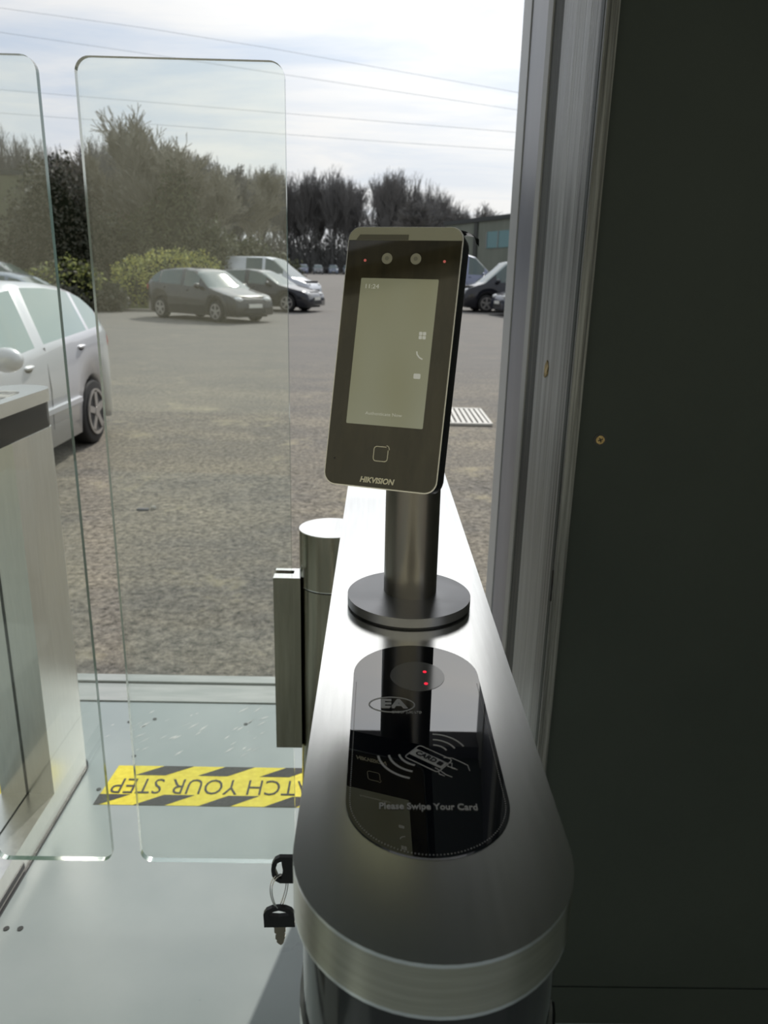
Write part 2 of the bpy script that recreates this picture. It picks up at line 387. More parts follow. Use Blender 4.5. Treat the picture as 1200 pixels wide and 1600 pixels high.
for i in range(46):
    x = r2.uniform(-.72, -.22); y = r2.uniform(1.70, 1.93); 
    if r2.random() < .55: x = r2.choice([-.60, -.50, -.34]) + r2.gauss(0, .02)
    L_ = r2.uniform(.01, .045); a = math.radians(r2.gauss(52, 6)); w = r2.uniform(.0008, .003)
    dx, dy = math.cos(a)*L_, math.sin(a)*L_; nx, ny = -math.sin(a)*w, math.cos(a)*w
    vs = [bm.verts.new(p) for p in ((x, y, FZ+.0005), (x+dx*.5-nx, y+dy*.5-ny, FZ+.0005), (x+dx, y+dy, FZ+.0005), (x+dx*.5+nx, y+dy*.5+ny, FZ+.0005))]; bm.faces.new(vs)
tag(link('floor_scuffs', bm, SCUFF), 'pale scratches across the floor inside the threshold', 'scuffs', kind='stuff')
for i, (x, y, lab) in enumerate([(-.665, 1.862, 'dark screw spot on floor nearest the left cabinet foot'), (-.60, 1.878, 'dark screw spot between the gate panes near the threshold'), (-.345, 1.86, 'dark screw spot seen through the right glass pane'), (-.648, 1.57, 'dark screw spot at the left end of the tape'), (-.605, 1.705, 'dark spot just above the tape lettering'), (-.6775, 1.158, 'dark screw spot in the lower left floor, nearer the cabinet'), (-.6515, 1.1585, 'dark screw spot in the lower left floor, farther from the cabinet')]):
    bm = bmesh.new(); prism(bm, circle(x, y, .0055, 14), FZ+.0002, FZ+.0012); tag(link('floor_screw', bm, SPOT), lab, 'screw', 'floor screws')

# ------------------------------------------------------------------ cabinets
TZ = -.24        # top of the cabinets
YN, YF = .2207, 1.70
def cabinet(xc, label, rim=None):
    t = thing('turnstile_cabinet', label, 'turnstile', (xc, (YN+YF)/2, FZ))
    r = .0613
    bm = bmesh.new(); prism(bm, stadium(xc, r, YN, YF, 32), TZ-.0265, TZ, bev=.0018, mi_side=1)
    link('top_plate', bm, [STEEL_TOP, rim or STEEL_RIM], t, smooth=True)
    bm = bmesh.new(); prism(bm, stadium(xc, r-.004, YN+.004, YF-.004, 32), TZ-.082, TZ-.0263)
    link('black_band', bm, BLACK_BAND, t, smooth=True)
    # end legs: round outside, flat inside, plus the base between them
    rb = r-.002
    n = 20
    nearp = [(xc + rb*math.cos(math.pi+math.pi*i/n), YN+.003+rb + rb*math.sin(math.pi+math.pi*i/n)) for i in range(n+1)] + [(xc+rb, .47), (xc-rb, .47)]
    farp = [(xc + rb*math.cos(math.pi*i/n), YF-.003-rb + rb*math.sin(math.pi*i/n)) for i in range(n+1)] + [(xc-rb, 1.465), (xc+rb, 1.465)]
    bm = bmesh.new(); prism(bm, nearp, FZ, TZ-.082); link('leg', bm, STEEL, t, smooth=True)
    bm = bmesh.new(); prism(bm, farp, FZ, TZ-.082); link('leg', bm, STEEL, t, smooth=True)
    bm = bmesh.new(); prism(bm, [(xc-rb, .47), (xc+rb, .47), (xc+rb, 1.465), (xc-rb, 1.465)], FZ, FZ+.066)
    link('base_plate', bm, STEEL, t)
    bm = bmesh.new(); prism(bm, stadium(xc, rb+.0035, YN-.001, YF+.001, 24), FZ, FZ+.007); link('base_shadow_strip', bm, BLACK_PLASTIC, t)  # added dark strip standing for the shadow line at the foot
    bm = bmesh.new(); box(bm, xc+rb-.001, xc+rb+.0012, .50, 1.30, FZ+.012, FZ+.026, bev=.0005); box(bm, xc-rb-.0012, xc-rb+.001, .50, 1.30, FZ+.012, FZ+.026, bev=.0005)
    link('base_slot', bm, BLACK_PLASTIC, t)
    bm = bmesh.new(); box(bm, xc-.0025, xc+.0025, 1.4635, 1.4655, FZ+.066, TZ-.082); link('seam', bm, SEAM, t)
    bm = bmesh.new(); box(bm, xc-.0015, xc+.0015, .47, 1.465, FZ+.066, FZ+.0672); link('base_seam', bm, SEAM, t)
    return t
XR = .0283
XL = -.7640
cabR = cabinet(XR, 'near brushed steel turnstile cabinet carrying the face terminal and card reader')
cabL = cabinet(XL, 'steel turnstile cabinet at left edge across the lane', STEEL_TOP)  # lighter rim colour stands for sunlight on this side
# worn etched ring on the left cabinet top
bm = bmesh.new(); prism(bm, stadium(XL, .034, 1.20, 1.60, 20), TZ-.0005, TZ+.0008); link('reader_panel', bm, noise_on(mat('worn_pattern', rough=.4), (.08, .08, .08), (.6, .6, .58), scale=40, p0=.42, p1=.55), cabL)
# black nose panel under the near end
bm = bmesh.new()
n = 24; ra, rb_ = .0597, .0607; yc = YN+.003+.0593
for za, zb in ((FZ+.05, TZ-.083),):
    ang = [math.radians(200 + 155*i/n) for i in range(n+1)]
    out = [(XR + rb_*math.cos(a), yc + rb_*math.sin(a)) for a in ang]; inn = [(XR + .057*math.cos(a), yc + .057*math.sin(a)) for a in reversed(ang)]
    prism(bm, out+inn, za, zb)
link('nose_panel', bm, BLACK_BAND, cabR, smooth=True)
# card reader panel
PZ = TZ+.0006
bm = bmesh.new(); prism(bm, stadium(.0280, .0394, .2742, .4755, 32), TZ-.0008, PZ, bev=.0002)
panel = link('reader_panel', bm, MIRROR_BLACK, cabR)
bm = bmesh.new()
per = stadium(.0280, .0374, .2762, .4735, 60)
acc = 0; P = [Vector(p) for p in per]
for i in range(len(P)):
    a, b = P[i], P[(i+1) % len(P)]; d = (b-a).length; s = -acc
    while s < d:
        if s >= 0:
            q = a + (b-a)*(s/d)
            if q.y < .425: prism(bm, circle(q.x, q.y, .00028, 6), PZ, PZ+.0001)
        s += .0016
    acc = (d - (s-.0016)) % .0016 if False else (.0016 - (s - d)) % .0016
link('dotted_border', bm, PRINT_GREY, panel)
bm = bmesh.new(); prism(bm, [(.0288+.0171*math.cos(t), .4335+.0185*math.sin(t)) for t in [i*2*math.pi/40 for i in range(40)]], PZ, PZ+.0002)
link('oval_window', bm, mat('grey_oval', (.14, .14, .14), .12, ior=1.7), panel)
bm = bmesh.new()
for p in ((.0337, .4385), (.0337, .4236)): prism(bm, [(p[0]+.0012*math.cos(t), p[1]+.0014*math.sin(t)) for t in [i*math.pi/6 for i in range(12)]], PZ+.0002, PZ+.0005)
link('red_light', bm, LED_RED, panel)
bm = bmesh.new(); prism(bm, circle(.0337, .431, .0005, 6), PZ+.0002, PZ+.0004)
# EA badge
bm = bmesh.new(); stroke(bm, [(.0122+.0133*math.cos(t), .3990+.0082*math.sin(t)) for t in [i*2*math.pi/40 for i in range(40)]], .0008, PZ, PZ+.0002, closed=True)
link('badge_ring', bm, PRINT_GREY, panel)
MT = lambda x, y, rz=0: Matrix.Translation((x, y, PZ+.0003)) @ Matrix.Rotation(rz, 4, 'Z')
b = text_bm('EA', .0128, MT(.0136, .3992), offset=.0006, width=.0158); link('lettering', b, PRINT_GREY, panel)
b = text_bm('GROUP (UK) LTD', .0031, MT(.0206, .3905), width=.0172); link('lettering', b, PRINT_GREY, panel)
b = text_bm('Please Swipe Your Card', .0062, MT(.0281, .3078), width=.0466, offset=.00008); link('lettering', b, PRINT_GREY, panel)
# card symbol
a = math.radians(-38)
CM = Matrix.Translation((.0305, .3465, 0)) @ Matrix.Rotation(a, 4, 'Z')
bm = bmesh.new()
stroke(bm, rrect(-.0105, .0105, -.0068, .0068, .0016, 4), .0005, PZ, PZ+.0002, M=CM, closed=True)
prism(bm, [(-.0100, -.0030), (.0100, -.0030), (.0100, .0030), (-.0100, .0030)], PZ, PZ+.0002, M=CM)
link('card_symbol', bm, PRINT_GREY, panel)
b = text_bm('CARD', .0048, Matrix.Translation((0, 0, PZ+.0004)) @ CM @ Matrix.Translation((-.0015, 0, 0)), width=.0125, offset=.0001); link('lettering', b, BLACK_BAND, panel)
bm = bmesh.new(); prism(bm, rrect(.0058, .0088, -.0016, .0016, .0006, 3), PZ+.0002, PZ+.0004, M=CM); link('chip_symbol', bm, BLACK_BAND, panel)
bm = bmesh.new()
hand = [[(.0385, .3475), (.0430, .3470), (.0470, .3440), (.0505, .3410), (.0510, .3365)], [(.0375, .3440), (.0405, .3425), (.0400, .3400), (.0440, .3380)], [(.0402, .3425), (.0425, .3428), (.0420, .3385), (.0448, .3372)],
        [(.0335, .3385), (.0360, .3360), (.0385, .3330), (.0415, .3310)], [(.0350, .3365), (.0352, .3335), (.0378, .3318)]]
for h_ in hand: stroke(bm, h_, .0004, PZ, PZ+.0002)
link('hand_symbol', bm, PRINT_GREY, panel)
bm = bmesh.new()
def arc(cx, cy, r, a0, a1, w):
    stroke(bm, [(cx + r*math.cos(math.radians(a0+(a1-a0)*i/12)), cy + r*math.sin(math.radians(a0+(a1-a0)*i/12))) for i in range(13)], w, PZ, PZ+.0002)
for r_ in (.0110, .0165, .0222): arc(.0262, .3510, r_, 188, 254, .0011)
for r_ in (.0075, .0125, .0178): arc(.0335, .3512, r_, 22, 88, .0009)
link('wave_symbol', bm, PRINT_GREY, panel)
# lock on the lane side under the rim
ML = Matrix.Translation((-.0375, .37, -.332)) @ Matrix.Rotation(-math.pi/2, 4, 'Y')
bm = bmesh.new(); prism(bm, circle(0, 0, .008, 24), -.010, .002, M=ML, bev=.0006); link('lock', bm, STEEL_POL, cabR, smooth=True)

# keys
def key(name, label, M):
    """key in its own plane: x = along the blade (bow at negative x), y = across"""
    t = thing(name, label, 'key', M.translation)
    bm = bmesh.new()
    out = [(-.0005, -.0092), (-.0005, .0092), (-.0100, .0092), (-.0128, .0075), (-.0146, .0040), (-.0150, 0), (-.0146, -.0040), (-.0128, -.0075), (-.0100, -.0092)]
    out = [(x, y) for x, y in out]
    hole = [(-.0090, -.0062), (-.0082, .0), (-.0090, .0062), (-.0112, .0050), (-.0128, 0), (-.0112, -.0050)]
    ov = [[bm.verts.new(M @ Vector((p[0], p[1], z))) for p in out] for z in (-.0014, .0014)]
    hv = [[bm.verts.new(M @ Vector((p[0], p[1], z))) for p in hole] for z in (-.0014, .0014)]
    for vv in (ov, hv):
        n_ = len(vv[0])
        for i in range(n_): bm.faces.new([vv[0][i], vv[0][(i+1) % n_], vv[1][(i+1) % n_], vv[1][i]])
    for k in (0, 1):
        es = []
        for vv in (ov[k], hv[k]):
            for i in range(len(vv)):
                e = bm.edges.get((vv[i], vv[(i+1) % len(vv)])); es.append(e)
        bmesh.ops.triangle_fill(bm, use_beauty=True, edges=es)
    bmesh.ops.recalc_face_normals(bm, faces=bm.faces)
    bow = link('bow', bm, BLACK_KEY, t)
    bm = bmesh.new()
    bl = [(-.0006, -.0034), (.0035, -.0034), (.0040, -.0024), (.0055, -.0024), (.0060, -.0030), (.0085, -.0028), (.0098, -.0018), (.0104, -.0022), (.0125, -.0014), (.0135, 0),
          (.0125, .0014), (.0110, .0024), (.0102, .0018), (.0088, .0030), (.0062, .0028), (.0052, .0020), (.0042, .0034), (-.0006, .0034)]
    prism(bm, bl, -.0008, .0008, M=M); 
    link('blade', bm, KEY_METAL, t)
    return t
# local axes: blade direction, across, thickness (along world y)
def keyM(loc, dirv):
    X = Vector(dirv).normalized(); Z = Vector((0, 1, 0)); Y = Z.cross(X)
    return Matrix.Translation(loc) @ Matrix((X, Y, Z)).transposed().to_4x4()
key('lock_key', 'black headed key pushed into the cabinet lock', keyM((-.0415, .37, -.332), (1, 0, 0)))
kt = key('hanging_key', 'black headed key hanging from the ring under the lock', keyM((-.0520, .368, -.3720), (.03, 0, -1)))
bm = bmesh.new()
ring = [(-.0527 + .0040*math.cos(t)+.0008*math.sin(2*t), .3695+.0035*math.cos(t), -.3475 + .0118*math.sin(t)) for t in [i*2*math.pi/30 for i in range(31)]]
tube(bm, ring, .00035, 6, cap=False)
tube(bm, [(p[0]+.0012, p[1]-.0008, p[2]) for p in ring], .00035, 6, cap=False)
tag(link('key_ring', bm, RING_METAL, smooth='all'), 'thin split ring joining the two black keys', 'key ring')

# ------------------------------------------------------------------ swing gates
def gate(px_, py_, sgn, x_a, x_b, label, z1=.268, z0=-.998):
    """sgn -1: wing leaves the post towards -x"""
    t = thing('swing_gate', label, 'gate', (px_, py_, FZ))
    bm = bmesh.new(); prism(bm, circle(px_, py_, .0495, 56), -.4600, -.3700, bev=.0012, mi_side=1); link('post_cap', bm, [STEEL_TOP, STEEL_DK], t, smooth=True)  # brighter cap top stands for the sky reflected in it
    bm = bmesh.new(); prism(bm, circle(px_, py_, .0465, 40), -.4630, -.4595); link('post_joint', bm, BLACK_PLASTIC, t)
    bm = bmesh.new(); prism(bm, circle(px_, py_, .0485, 56), -.845, -.4625, bev=.0005); link('post', bm, STEEL_DK, t, smooth=True)
    bm = bmesh.new()
    xo = px_ + sgn*.088; xi = px_ + sgn*.046
    lo, hi = min(xo, xi), max(xo, xi)
    yb0, yb1 = py_-.026, py_+.016; xm = px_+sgn*.058
    o_ = [(xo, yb0), (xi, yb0), (xi, yb1), (xo, yb1), (xo, py_+.0068), (xm, py_+.0068), (xm, py_-.0068), (xo, py_-.0068)]
    if sgn > 0: o_.reverse()
    prism(bm, o_, -.746, -.4450, mi_side=1); link('clamp', bm, [STEEL_TOP, STEEL_DK], t)  # clamp top brighter than its sides, sky reflection put into its colour
    bm = bmesh.new(); prism(bm, rrect(min(x_a, x_b), max(x_a, x_b), z0, z1, .020, 8), py_-.005, py_+.005, axis='y', mi=0, mi_side=1)
    link('glass_pane', bm, [PANE, PANE_EDGE], t)
    return t
gate(-.0670, 1.130, -1, -.4020, -.1290, 'right glass swing gate with steel post beside the near cabinet')
gate(-.7180, 1.130, 1, -.4520, -.6560, 'left glass swing gate cut off by the left frame edge')

# ------------------------------------------------------------------ face terminal
term = thing('face_terminal', 'tilted face recognition terminal on a round pole and disc base', 'access terminal', (.0280, .550, TZ))
bm = bmesh.new(); prism(bm, circle(.0275, .5480, .0455, 64), TZ, TZ+.0016); link('disc_foot', bm, BLACK_PLASTIC, term, smooth=True)
bm = bmesh.new(); prism(bm, circle(.0275, .5480, .0472, 72), TZ+.0016, TZ+.0085, bev=.0006); link('base_disc', bm, ANOD_D, term, smooth=True)
bm = bmesh.new(); prism(bm, circle(.0285, .5555, .0205, 56), TZ+.0085, -.085, bev=.0004); link('pole', bm, ANOD, term, smooth=True)
TM = Matrix.Translation((.0094, .5220, -.0512)) @ Matrix.Rotation(-.3317, 4, 'Z') @ Matrix.Rotation(-.2692, 4, 'X')
# local: x right, z up, front face at y=0, body behind (y>0)
W2, H2 = .0400, .0876
bm = bmesh.new(); prism(bm, rrect(-W2, W2, -H2, H2, .0085, 8), .0012, .0190, axis='y', M=TM, bev=.0010); hs = link('housing', bm, BLACK_PLASTIC, term, smooth=True)
bm = bmesh.new(); prism(bm, rrect(-W2+.006, W2-.006, -H2+.012, H2-.03, .006, 6), .0188, .0240, axis='y', M=TM); link('back_cover', bm, BLACK_PLASTIC, term)
bm = bmesh.new(); prism(bm, circle(0, 0, .014, 24), .0, .020, M=Matrix.Translation((.022, .545, -.088)) @ Matrix.Rotation(-.33, 4, 'Z') @ Matrix.Rotation(math.radians(65), 4, 'X')); link('swivel_neck', bm, ANOD, term)
bm = bmesh.new(); prism(bm, rrect(-W2-.0002, W2+.0002, -H2-.0002, H2+.0002, .0086, 8), .0004, .0014, axis='y', M=TM); link('silver_rim', bm, SILVER_EDGE, term)
fr = [(x, z) for x, z in rrect(-W2+.0006, W2-.0006, -H2+.0006, H2-.0006, .0080, 8)]
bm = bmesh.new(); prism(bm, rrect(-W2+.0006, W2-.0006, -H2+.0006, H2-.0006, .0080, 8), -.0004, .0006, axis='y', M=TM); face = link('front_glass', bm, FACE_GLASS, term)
# paler band above the camera window, bevel reflection put into its colour
tb = [(-W2+.0006, .0785), (W2-.0006, .0785)] + [p for p in fr if p[1] >= .0790 and p[0] > 0] + [p for p in fr if p[1] >= .0790 and p[0] <= 0]
bm = bmesh.new(); prism(bm, tb, -.0009, -.0003, axis='y', M=TM); link('top_band', bm, BEZEL, term)
bm = bmesh.new(); prism(bm, [(-.034, .0786), (.003, .0786), (.003, .0822), (-.0315, .0822)], -.00105, -.0008, axis='y', M=TM); link('speaker_strip', bm, mat('dim_band', (.13, .125, .095), .2), term)
bm = bmesh.new(); prism(bm, rrect(-.0276, .0266, -.0452, .0532, .0008, 3), -.0006, -.0003, axis='y', M=TM); scr = link('screen', bm, SCREEN, term)
YS = -.0008
def tm(x, z, y=YS, rz=0): return TM @ Matrix.Translation((x, y, z)) @ Matrix.Rotation(math.pi/2, 4, 'X') @ Matrix.Rotation(rz, 4, 'Z')
bm = bmesh.new()
for x, z in ((0, 0), (1, 0), (0, 1), (1, 1)): prism(bm, rrect(.0172+x*.0026, .0194+x*.0026, .0138+z*.0026, .0160+z*.0026, .0004, 2), YS, YS+.0002, axis='y', M=TM)
link('keypad_icon', bm, ICON, scr)
bm = bmesh.new(); stroke(bm, [(-.0022, .0026), (-.0018, .0006), (0, -.0014), (.0022, -.0024)], .0009, 0, .0002, M=tm(.0192, .0030)); link('phone_icon', bm, ICON, scr)
bm = bmesh.new(); prism(bm, rrect(.0165, .0212, -.0124, -.0090, .0006, 3), YS, YS+.0002, axis='y', M=TM); link('card_icon', bm, ICON, scr)
b = text_bm('Authenticate Now', .0030, tm(-.0015, -.0375), width=.026, depth=.0001); link('lettering', b, ICON_D, scr)
b = text_bm('11:24', .0042, tm(-.019, .0475), width=.0095, depth=.0001); link('lettering', b, ICON_D, scr)
for x in (-.0107, .0094):
    bm = bmesh.new(); prism(bm, circle(x, .0664, .0037, 28), -.0010, .0000, axis='y', M=TM, bev=.0003); ln = link('camera_lens', bm, LENS, term)
    bm = bmesh.new(); prism(bm, circle(x, .0664, .0014, 18), -.0012, -.0009, axis='y', M=TM); link('pupil', bm, mat('lens_pupil', (.25, .25, .2), .08), ln)
for x in (-.0262, .0291):
    bm = bmesh.new(); prism(bm, circle(x, .0650, .0009, 12), -.0008, .0000, axis='y', M=TM); link('indicator_light', bm, LED_DIM, term)
bm = bmesh.new(); stroke(bm, rrect(-.0056, .0044, -.0690, -.0592, .0020, 5)[4:] + rrect(-.0056, .0044, -.0690, -.0592, .0020, 5)[:1], .0005, .0, .0003, M=TM @ Matrix.Rotation(math.pi/2, 4, 'X') @ Matrix.Translation((0, 0, .0003)))
stroke(bm, [(.0030, -.0582), (.0042, -.0586), (.0049, -.0596), (.0052, -.0610)], .0004, 0, .0003, M=TM @ Matrix.Rotation(math.pi/2, 4, 'X') @ Matrix.Translation((0, 0, .0003)))
link('card_touch_symbol', bm, PRINT_GOLD, face)
b = text_bm('HIKVISION', .0052, tm(-.0011, -.0824, -.0007), shear=.22, offset=.00018, width=.0246, depth=.0002); link('lettering', b, PRINT_GOLD, face)
bm = bmesh.new(); prism(bm, circle(-.0334, -.0697, .0006, 10), -.0006, 0, axis='y', M=TM); link('microphone_hole', bm, BLACK_KEY, face)
# loose bit of black film on the top right corner
bm = bmesh.new()
pf = [((.0365, .004, .0870), (.0365, .016, .0870)), ((.0400, .004, .0862), (.0400, .015, .0868)), ((.0440, .003, .0845), (.0445, .013, .0855)), ((.0468, .003, .0815), (.0478, .011, .0835)), ((.0478, .004, .0785), (.0490, .008, .0775))]
vs = [[bm.verts.new(TM @ Vector(p)) for p in row] for row in pf]
for i in range(len(vs)-1): bm.faces.new([vs[i][0], vs[i+1][0], vs[i+1][1], vs[i][1]])
bmesh.ops.solidify(bm, geom=list(bm.faces), thickness=.0004)
link('peeling_film', bm, mat('black_film', (.012, .014, .012), .12), term)

# ------------------------------------------------------------------ car park ground
SL = .0142
K = 1.143
def gz(y): return -1.60 + SL*(y-2.2)
GROUND = mat('gravel_tarmac', rough=.9, spec=.15)
nt = GROUND.node_tree; N = nt.nodes; L = nt.links; b = N['Principled BSDF']
tc = N.new('ShaderNodeTexCoord')
def nzn(scale, detail, rough=.6, st=(1, 1, 1)):
    mp = N.new('ShaderNodeMapping'); mp.inputs['Scale'].default_value = st; L.new(tc.outputs['Object'], mp.inputs[0])
    n = N.new('ShaderNodeTexNoise'); n.inputs['Scale'].default_value = scale; n.inputs['Detail'].default_value = detail; n.inputs['Roughness'].default_value = rough
    L.new(mp.outputs[0], n.inputs['Vector']); return n
n1 = nzn(28, 8, .75); c1 = N.new('ShaderNodeValToRGB'); c1.color_ramp.elements[0].position = .32; c1.color_ramp.elements[0].color = (.05, .048, .044, 1); c1.color_ramp.elements[1].position = .68; c1.color_ramp.elements[1].color = (.42, .39, .335, 1)
L.new(n1.outputs[0], c1.inputs[0])
n2 = nzn(.9, 6, .65, (1, 1.8, 1)); c2 = N.new('ShaderNodeValToRGB'); c2.color_ramp.elements[0].position = .35; c2.color_ramp.elements[0].color = (.78, .78, .80, 1); c2.color_ramp.elements[1].position = .68; c2.color_ramp.elements[1].color = (1.22, 1.16, 1.05, 1)
L.new(n2.outputs[0], c2.inputs[0])
mu = N.new('ShaderNodeMixRGB'); mu.blend_type = 'MULTIPLY'; mu.inputs[0].default_value = 1; L.new(c1.outputs[0], mu.inputs[1]); L.new(c2.outputs[0], mu.inputs[2])
n3 = nzn(1.6, 5, .7); c3 = N.new('ShaderNodeValToRGB'); c3.color_ramp.elements[0].position = .58; c3.color_ramp.elements[0].color = (0, 0, 0, 1); c3.color_ramp.elements[1].position = .74; c3.color_ramp.elements[1].color = (1, 1, 1, 1)
L.new(n3.outputs[0], c3.inputs[0])
mm = N.new('ShaderNodeMixRGB'); mm.inputs[2].default_value = (.44, .39, .27, 1); L.new(c3.outputs[0], mm.inputs[0]); L.new(mu.outputs[0], mm.inputs[1])
# far part is smoother, paler asphalt
sp = N.new('ShaderNodeSeparateXYZ'); L.new(tc.outputs['Object'], sp.inputs[0])
mr = N.new('ShaderNodeMapRange'); mr.inputs['From Min'].default_value = 6; mr.inputs['From Max'].default_value = 14; mr.inputs['To Max'].default_value = .75; L.new(sp.outputs['Y'], mr.inputs['Value'])
m4 = N.new('ShaderNodeMixRGB'); m4.inputs[2].default_value = (.20, .193, .187, 1); L.new(mr.outputs[0], m4.inputs[0]); L.new(mm.outputs[0], m4.inputs[1])
L.new(m4.outputs[0], b.inputs['Base Color'])
bp = N.new('ShaderNodeBump'); bp.inputs['Strength'].default_value = .6; bp.inputs['Distance'].default_value = .02; L.new(n1.outputs[0], bp.inputs['Height']); L.new(bp.outputs[0], b.inputs['Normal'])
bm = bmesh.new()
g = [bm.verts.new(p) for p in ((-160, -40, gz(2.2)-.0), (160, -40, gz(2.2)), (160, 2.2, gz(2.2)), (-160, 2.2, gz(2.2)), (160, 260, gz(260)), (-160, 260, gz(260)))]
bm.faces.new([g[0], g[1], g[2], g[3]]); bm.faces.new([g[3], g[2], g[4], g[5]])
struct('ground', bm, GROUND, 'worn gravel and tarmac car park')

bm = bmesh.new()
dx0, dx1, dy0, dy1 = .45*K, 1.08*K, 7.25*K, 8.13*K
for i in range(12):
    yy = 0
    xa = dx0 + (dx1-dx0)*i/12
    box(bm, xa+.006, xa+.044, dy0+.02, dy1-.02, gz(7.7*K)+.0, gz(7.7*K)+.022)
box(bm, dx0-.03, dx1+.03, dy0-.03, dy0+.02, gz(7.7*K), gz(7.7*K)+.024); box(bm, dx0-.03, dx1+.03, dy1-.02, dy1+.03, gz(7.7*K), gz(7.7*K)+.024)
box(bm, dx0-.03, dx0, dy0, dy1, gz(7.7*K), gz(7.7*K)+.024); box(bm, dx1, dx1+.03, dy0, dy1, gz(7.7*K), gz(7.7*K)+.024)
tag(link('drain_grate', bm, mat('pale_iron', (.46, .45, .42), .5)), 'pale slotted drain grate in the car park surface', 'drain')
bm = bmesh.new(); bmesh.ops.create_icosphere(bm, subdivisions=2, radius=.018, matrix=Matrix.Translation((-1.335*K, 4.45*K, gz(4.45*K)+.012)))
for v in bm.verts: v.co += Vector((rnd.uniform(-.003, .003), rnd.uniform(-.003, .003), rnd.uniform(-.002, .002)))
tag(link('stone', bm, mat('pale_stone', (.55, .53, .48), .8)), 'small pale stone on the gravel beyond the right pane', 'stone')
bm = bmesh.new(); box(bm, -1.43*K, -1.36*K, 4.42*K, 4.45*K, gz(4.4*K)-.005, gz(4.4*K)+.012, bev=.003)
tag(link('litter_scrap', bm, mat('grey_scrap', (.12, .12, .13), .7)), 'dark grey scrap lying beside the pale stone', 'litter')

# ------------------------------------------------------------------ vehicles
TYRE = mat('tyre_rubber', (.02, .02, .02), .7)
ALLOY = mat('alloy_wheel', (.42, .40, .38), .35, metal=.5)
CARGLASS = mat('car_glass', (.08, .12, .115), .04, ior=1.8)
CARGLASS_L = mat('car_glass_sky_tone', (.36, .46, .44), .05, ior=1.7)  # sky reflection put into the pale base colour
PLASTIC_T = mat('dark_trim', (.03, .03, .032), .5)
LAMP_W = mat('headlamp', (.75, .77, .78), .08, ior=1.8)
LAMP_R = mat('tail_lamp', (.45, .03, .03), .15)
PLATE = mat('number_plate', (.75, .75, .70), .5)
def paint(name, c, metal=.3, r=.25): return mat(name, c, r, metal=metal, coat=.8)
def vehicle(name, label, cat, loc, heading, P, body, glass=CARGLASS, group=None, bars=False, detail=True):
    """loc = centre on the ground, heading = direction vector of the nose; local +x is the nose"""
    hx, hy = heading; rz = math.atan2(hy, hx)
    slope = math.atan(SL*math.sin(rz))
    t = thing(name, label, cat, loc, 0, group)
    M = Matrix.Translation(loc) @ Matrix.Rotation(rz, 4, 'Z') @ Matrix.Rotation(-slope, 4, 'Y')
    Lh = P['len']/2; Wd = P['wid']/2; H = P['hgt']
    def interp(x, tab):
        if x <= tab[0][0]: return tab[0][1]
        for (a, va), (c, vc) in zip(tab, tab[1:]):
            if x <= c: return va + (vc-va)*(x-a)/(c-a)
        return tab[-1][1]
    belt, roof = P['belt'], P['roof']        # tables in -1..1 along the length
    wr = P.get('wheel', .30); axf = P['axle_f']; axr = P['axle_r']
    NX = 72; xs = [-Lh + 2*Lh*i/NX for i in range(NX+1)]
    bm = bmesh.new(); grid = []
    for x in xs:
        u = x/Lh
        nose = max(0, abs(u)-.80)/.20
        w = Wd*(1-.16*nose**2.2)
        zb = interp(u, belt)*H; zr = max(interp(u, roof)*H, zb+.001)
        zs = .17 + .06*nose**2
        arch = 0
        for ax in (axf, axr):
            d = abs(x-ax)
            if d < wr*1.16: arch = max(arch, wr + math.sqrt((wr*1.16)**2-d*d))
        z0 = max(zs, arch)
        zm = z0 + (zb-z0)*.55
        has = (zr-zb)/H
        k = min(1, has/.25)
        wg = w*(.955); wt = w*(.955 - .20*k)
        row = [(0, zs+.02 if not arch else z0), (w*.90, z0-.0), (w*.985, z0+.01), (w*1.0, zm), (w*.985, zb-.05), (wg, zb), (wt+.02*k, zr-.045*k), (wt-.05*k, zr-.005*k), (wt*.5, zr+.012), (0, zr+.018)]
        grid.append(row)
    V = {}
    for s in (1, -1):
        for i, row in enumerate(grid):
            for j, (y, z) in enumerate(row):
                if s == -1 and y == 0: V[(s, i, j)] = V[(1, i, j)]; continue
                V[(s, i, j)] = bm.verts.new(M @ Vector((xs[i], s*y, z)))
    sidew = P['side_windows']; ws = P['windscreen']; rw = P.get('rear_window')
    kinds = {}
    for s in (1, -1):
        for i in range(NX):
            um = (xs[i]+xs[i+1])/2/Lh
            for j in range(9):
                q = [V[(s, i, j)], V[(s, i+1, j)], V[(s, i+1, j+1)], V[(s, i, j+1)]]
                if len(set(q)) < 4: continue
                if s == 1: q.reverse()
                f = bm.faces.new(q)
                if j == 5:
                    for n_, (a, c_) in enumerate(sidew):
                        if a <= um <= c_: kinds[f] = ('side', n_, s)
                if j in (7, 8) and ws[0] <= um <= ws[1]: kinds[f] = ('ws',)
                if rw and j in (7, 8) and rw[0] <= um <= rw[1]: kinds[f] = ('rw',)
                if j == 6 and ws[0]+.03 <= um <= ws[1]-.02: kinds[f] = ('ws',)
    for i, s_ in ((0, 1), (NX, 1)):
        ring = [V[(1, i, j)] for j in range(10)] + [V[(-1, i, j)] for j in range(8, 0, -1)]
        if i == 0: ring.reverse()
        try: bm.faces.new(ring)
        except Exception: pass
    def split(key, nm):
        fs = [f for f, k in kinds.items() if k == key]
        if not fs: return
        nb = bmesh.new(); mp = {}
        for f in fs:
            vs = []
            for v in f.verts:
                if v not in mp: mp[v] = nb.verts.new(v.co)
                vs.append(mp[v])
            nb.faces.new(vs)
        link(nm, nb, glass, t, smooth='all')
    for key in sorted(set(kinds.values()), key=str):
        split(key, {'side': 'side_window', 'ws': 'windscreen', 'rw': 'rear_window'}[key[0]])
    bmesh.ops.delete(bm, geom=[f for f in kinds], context='FACES')
    link('body', bm, body, t, smooth='all')
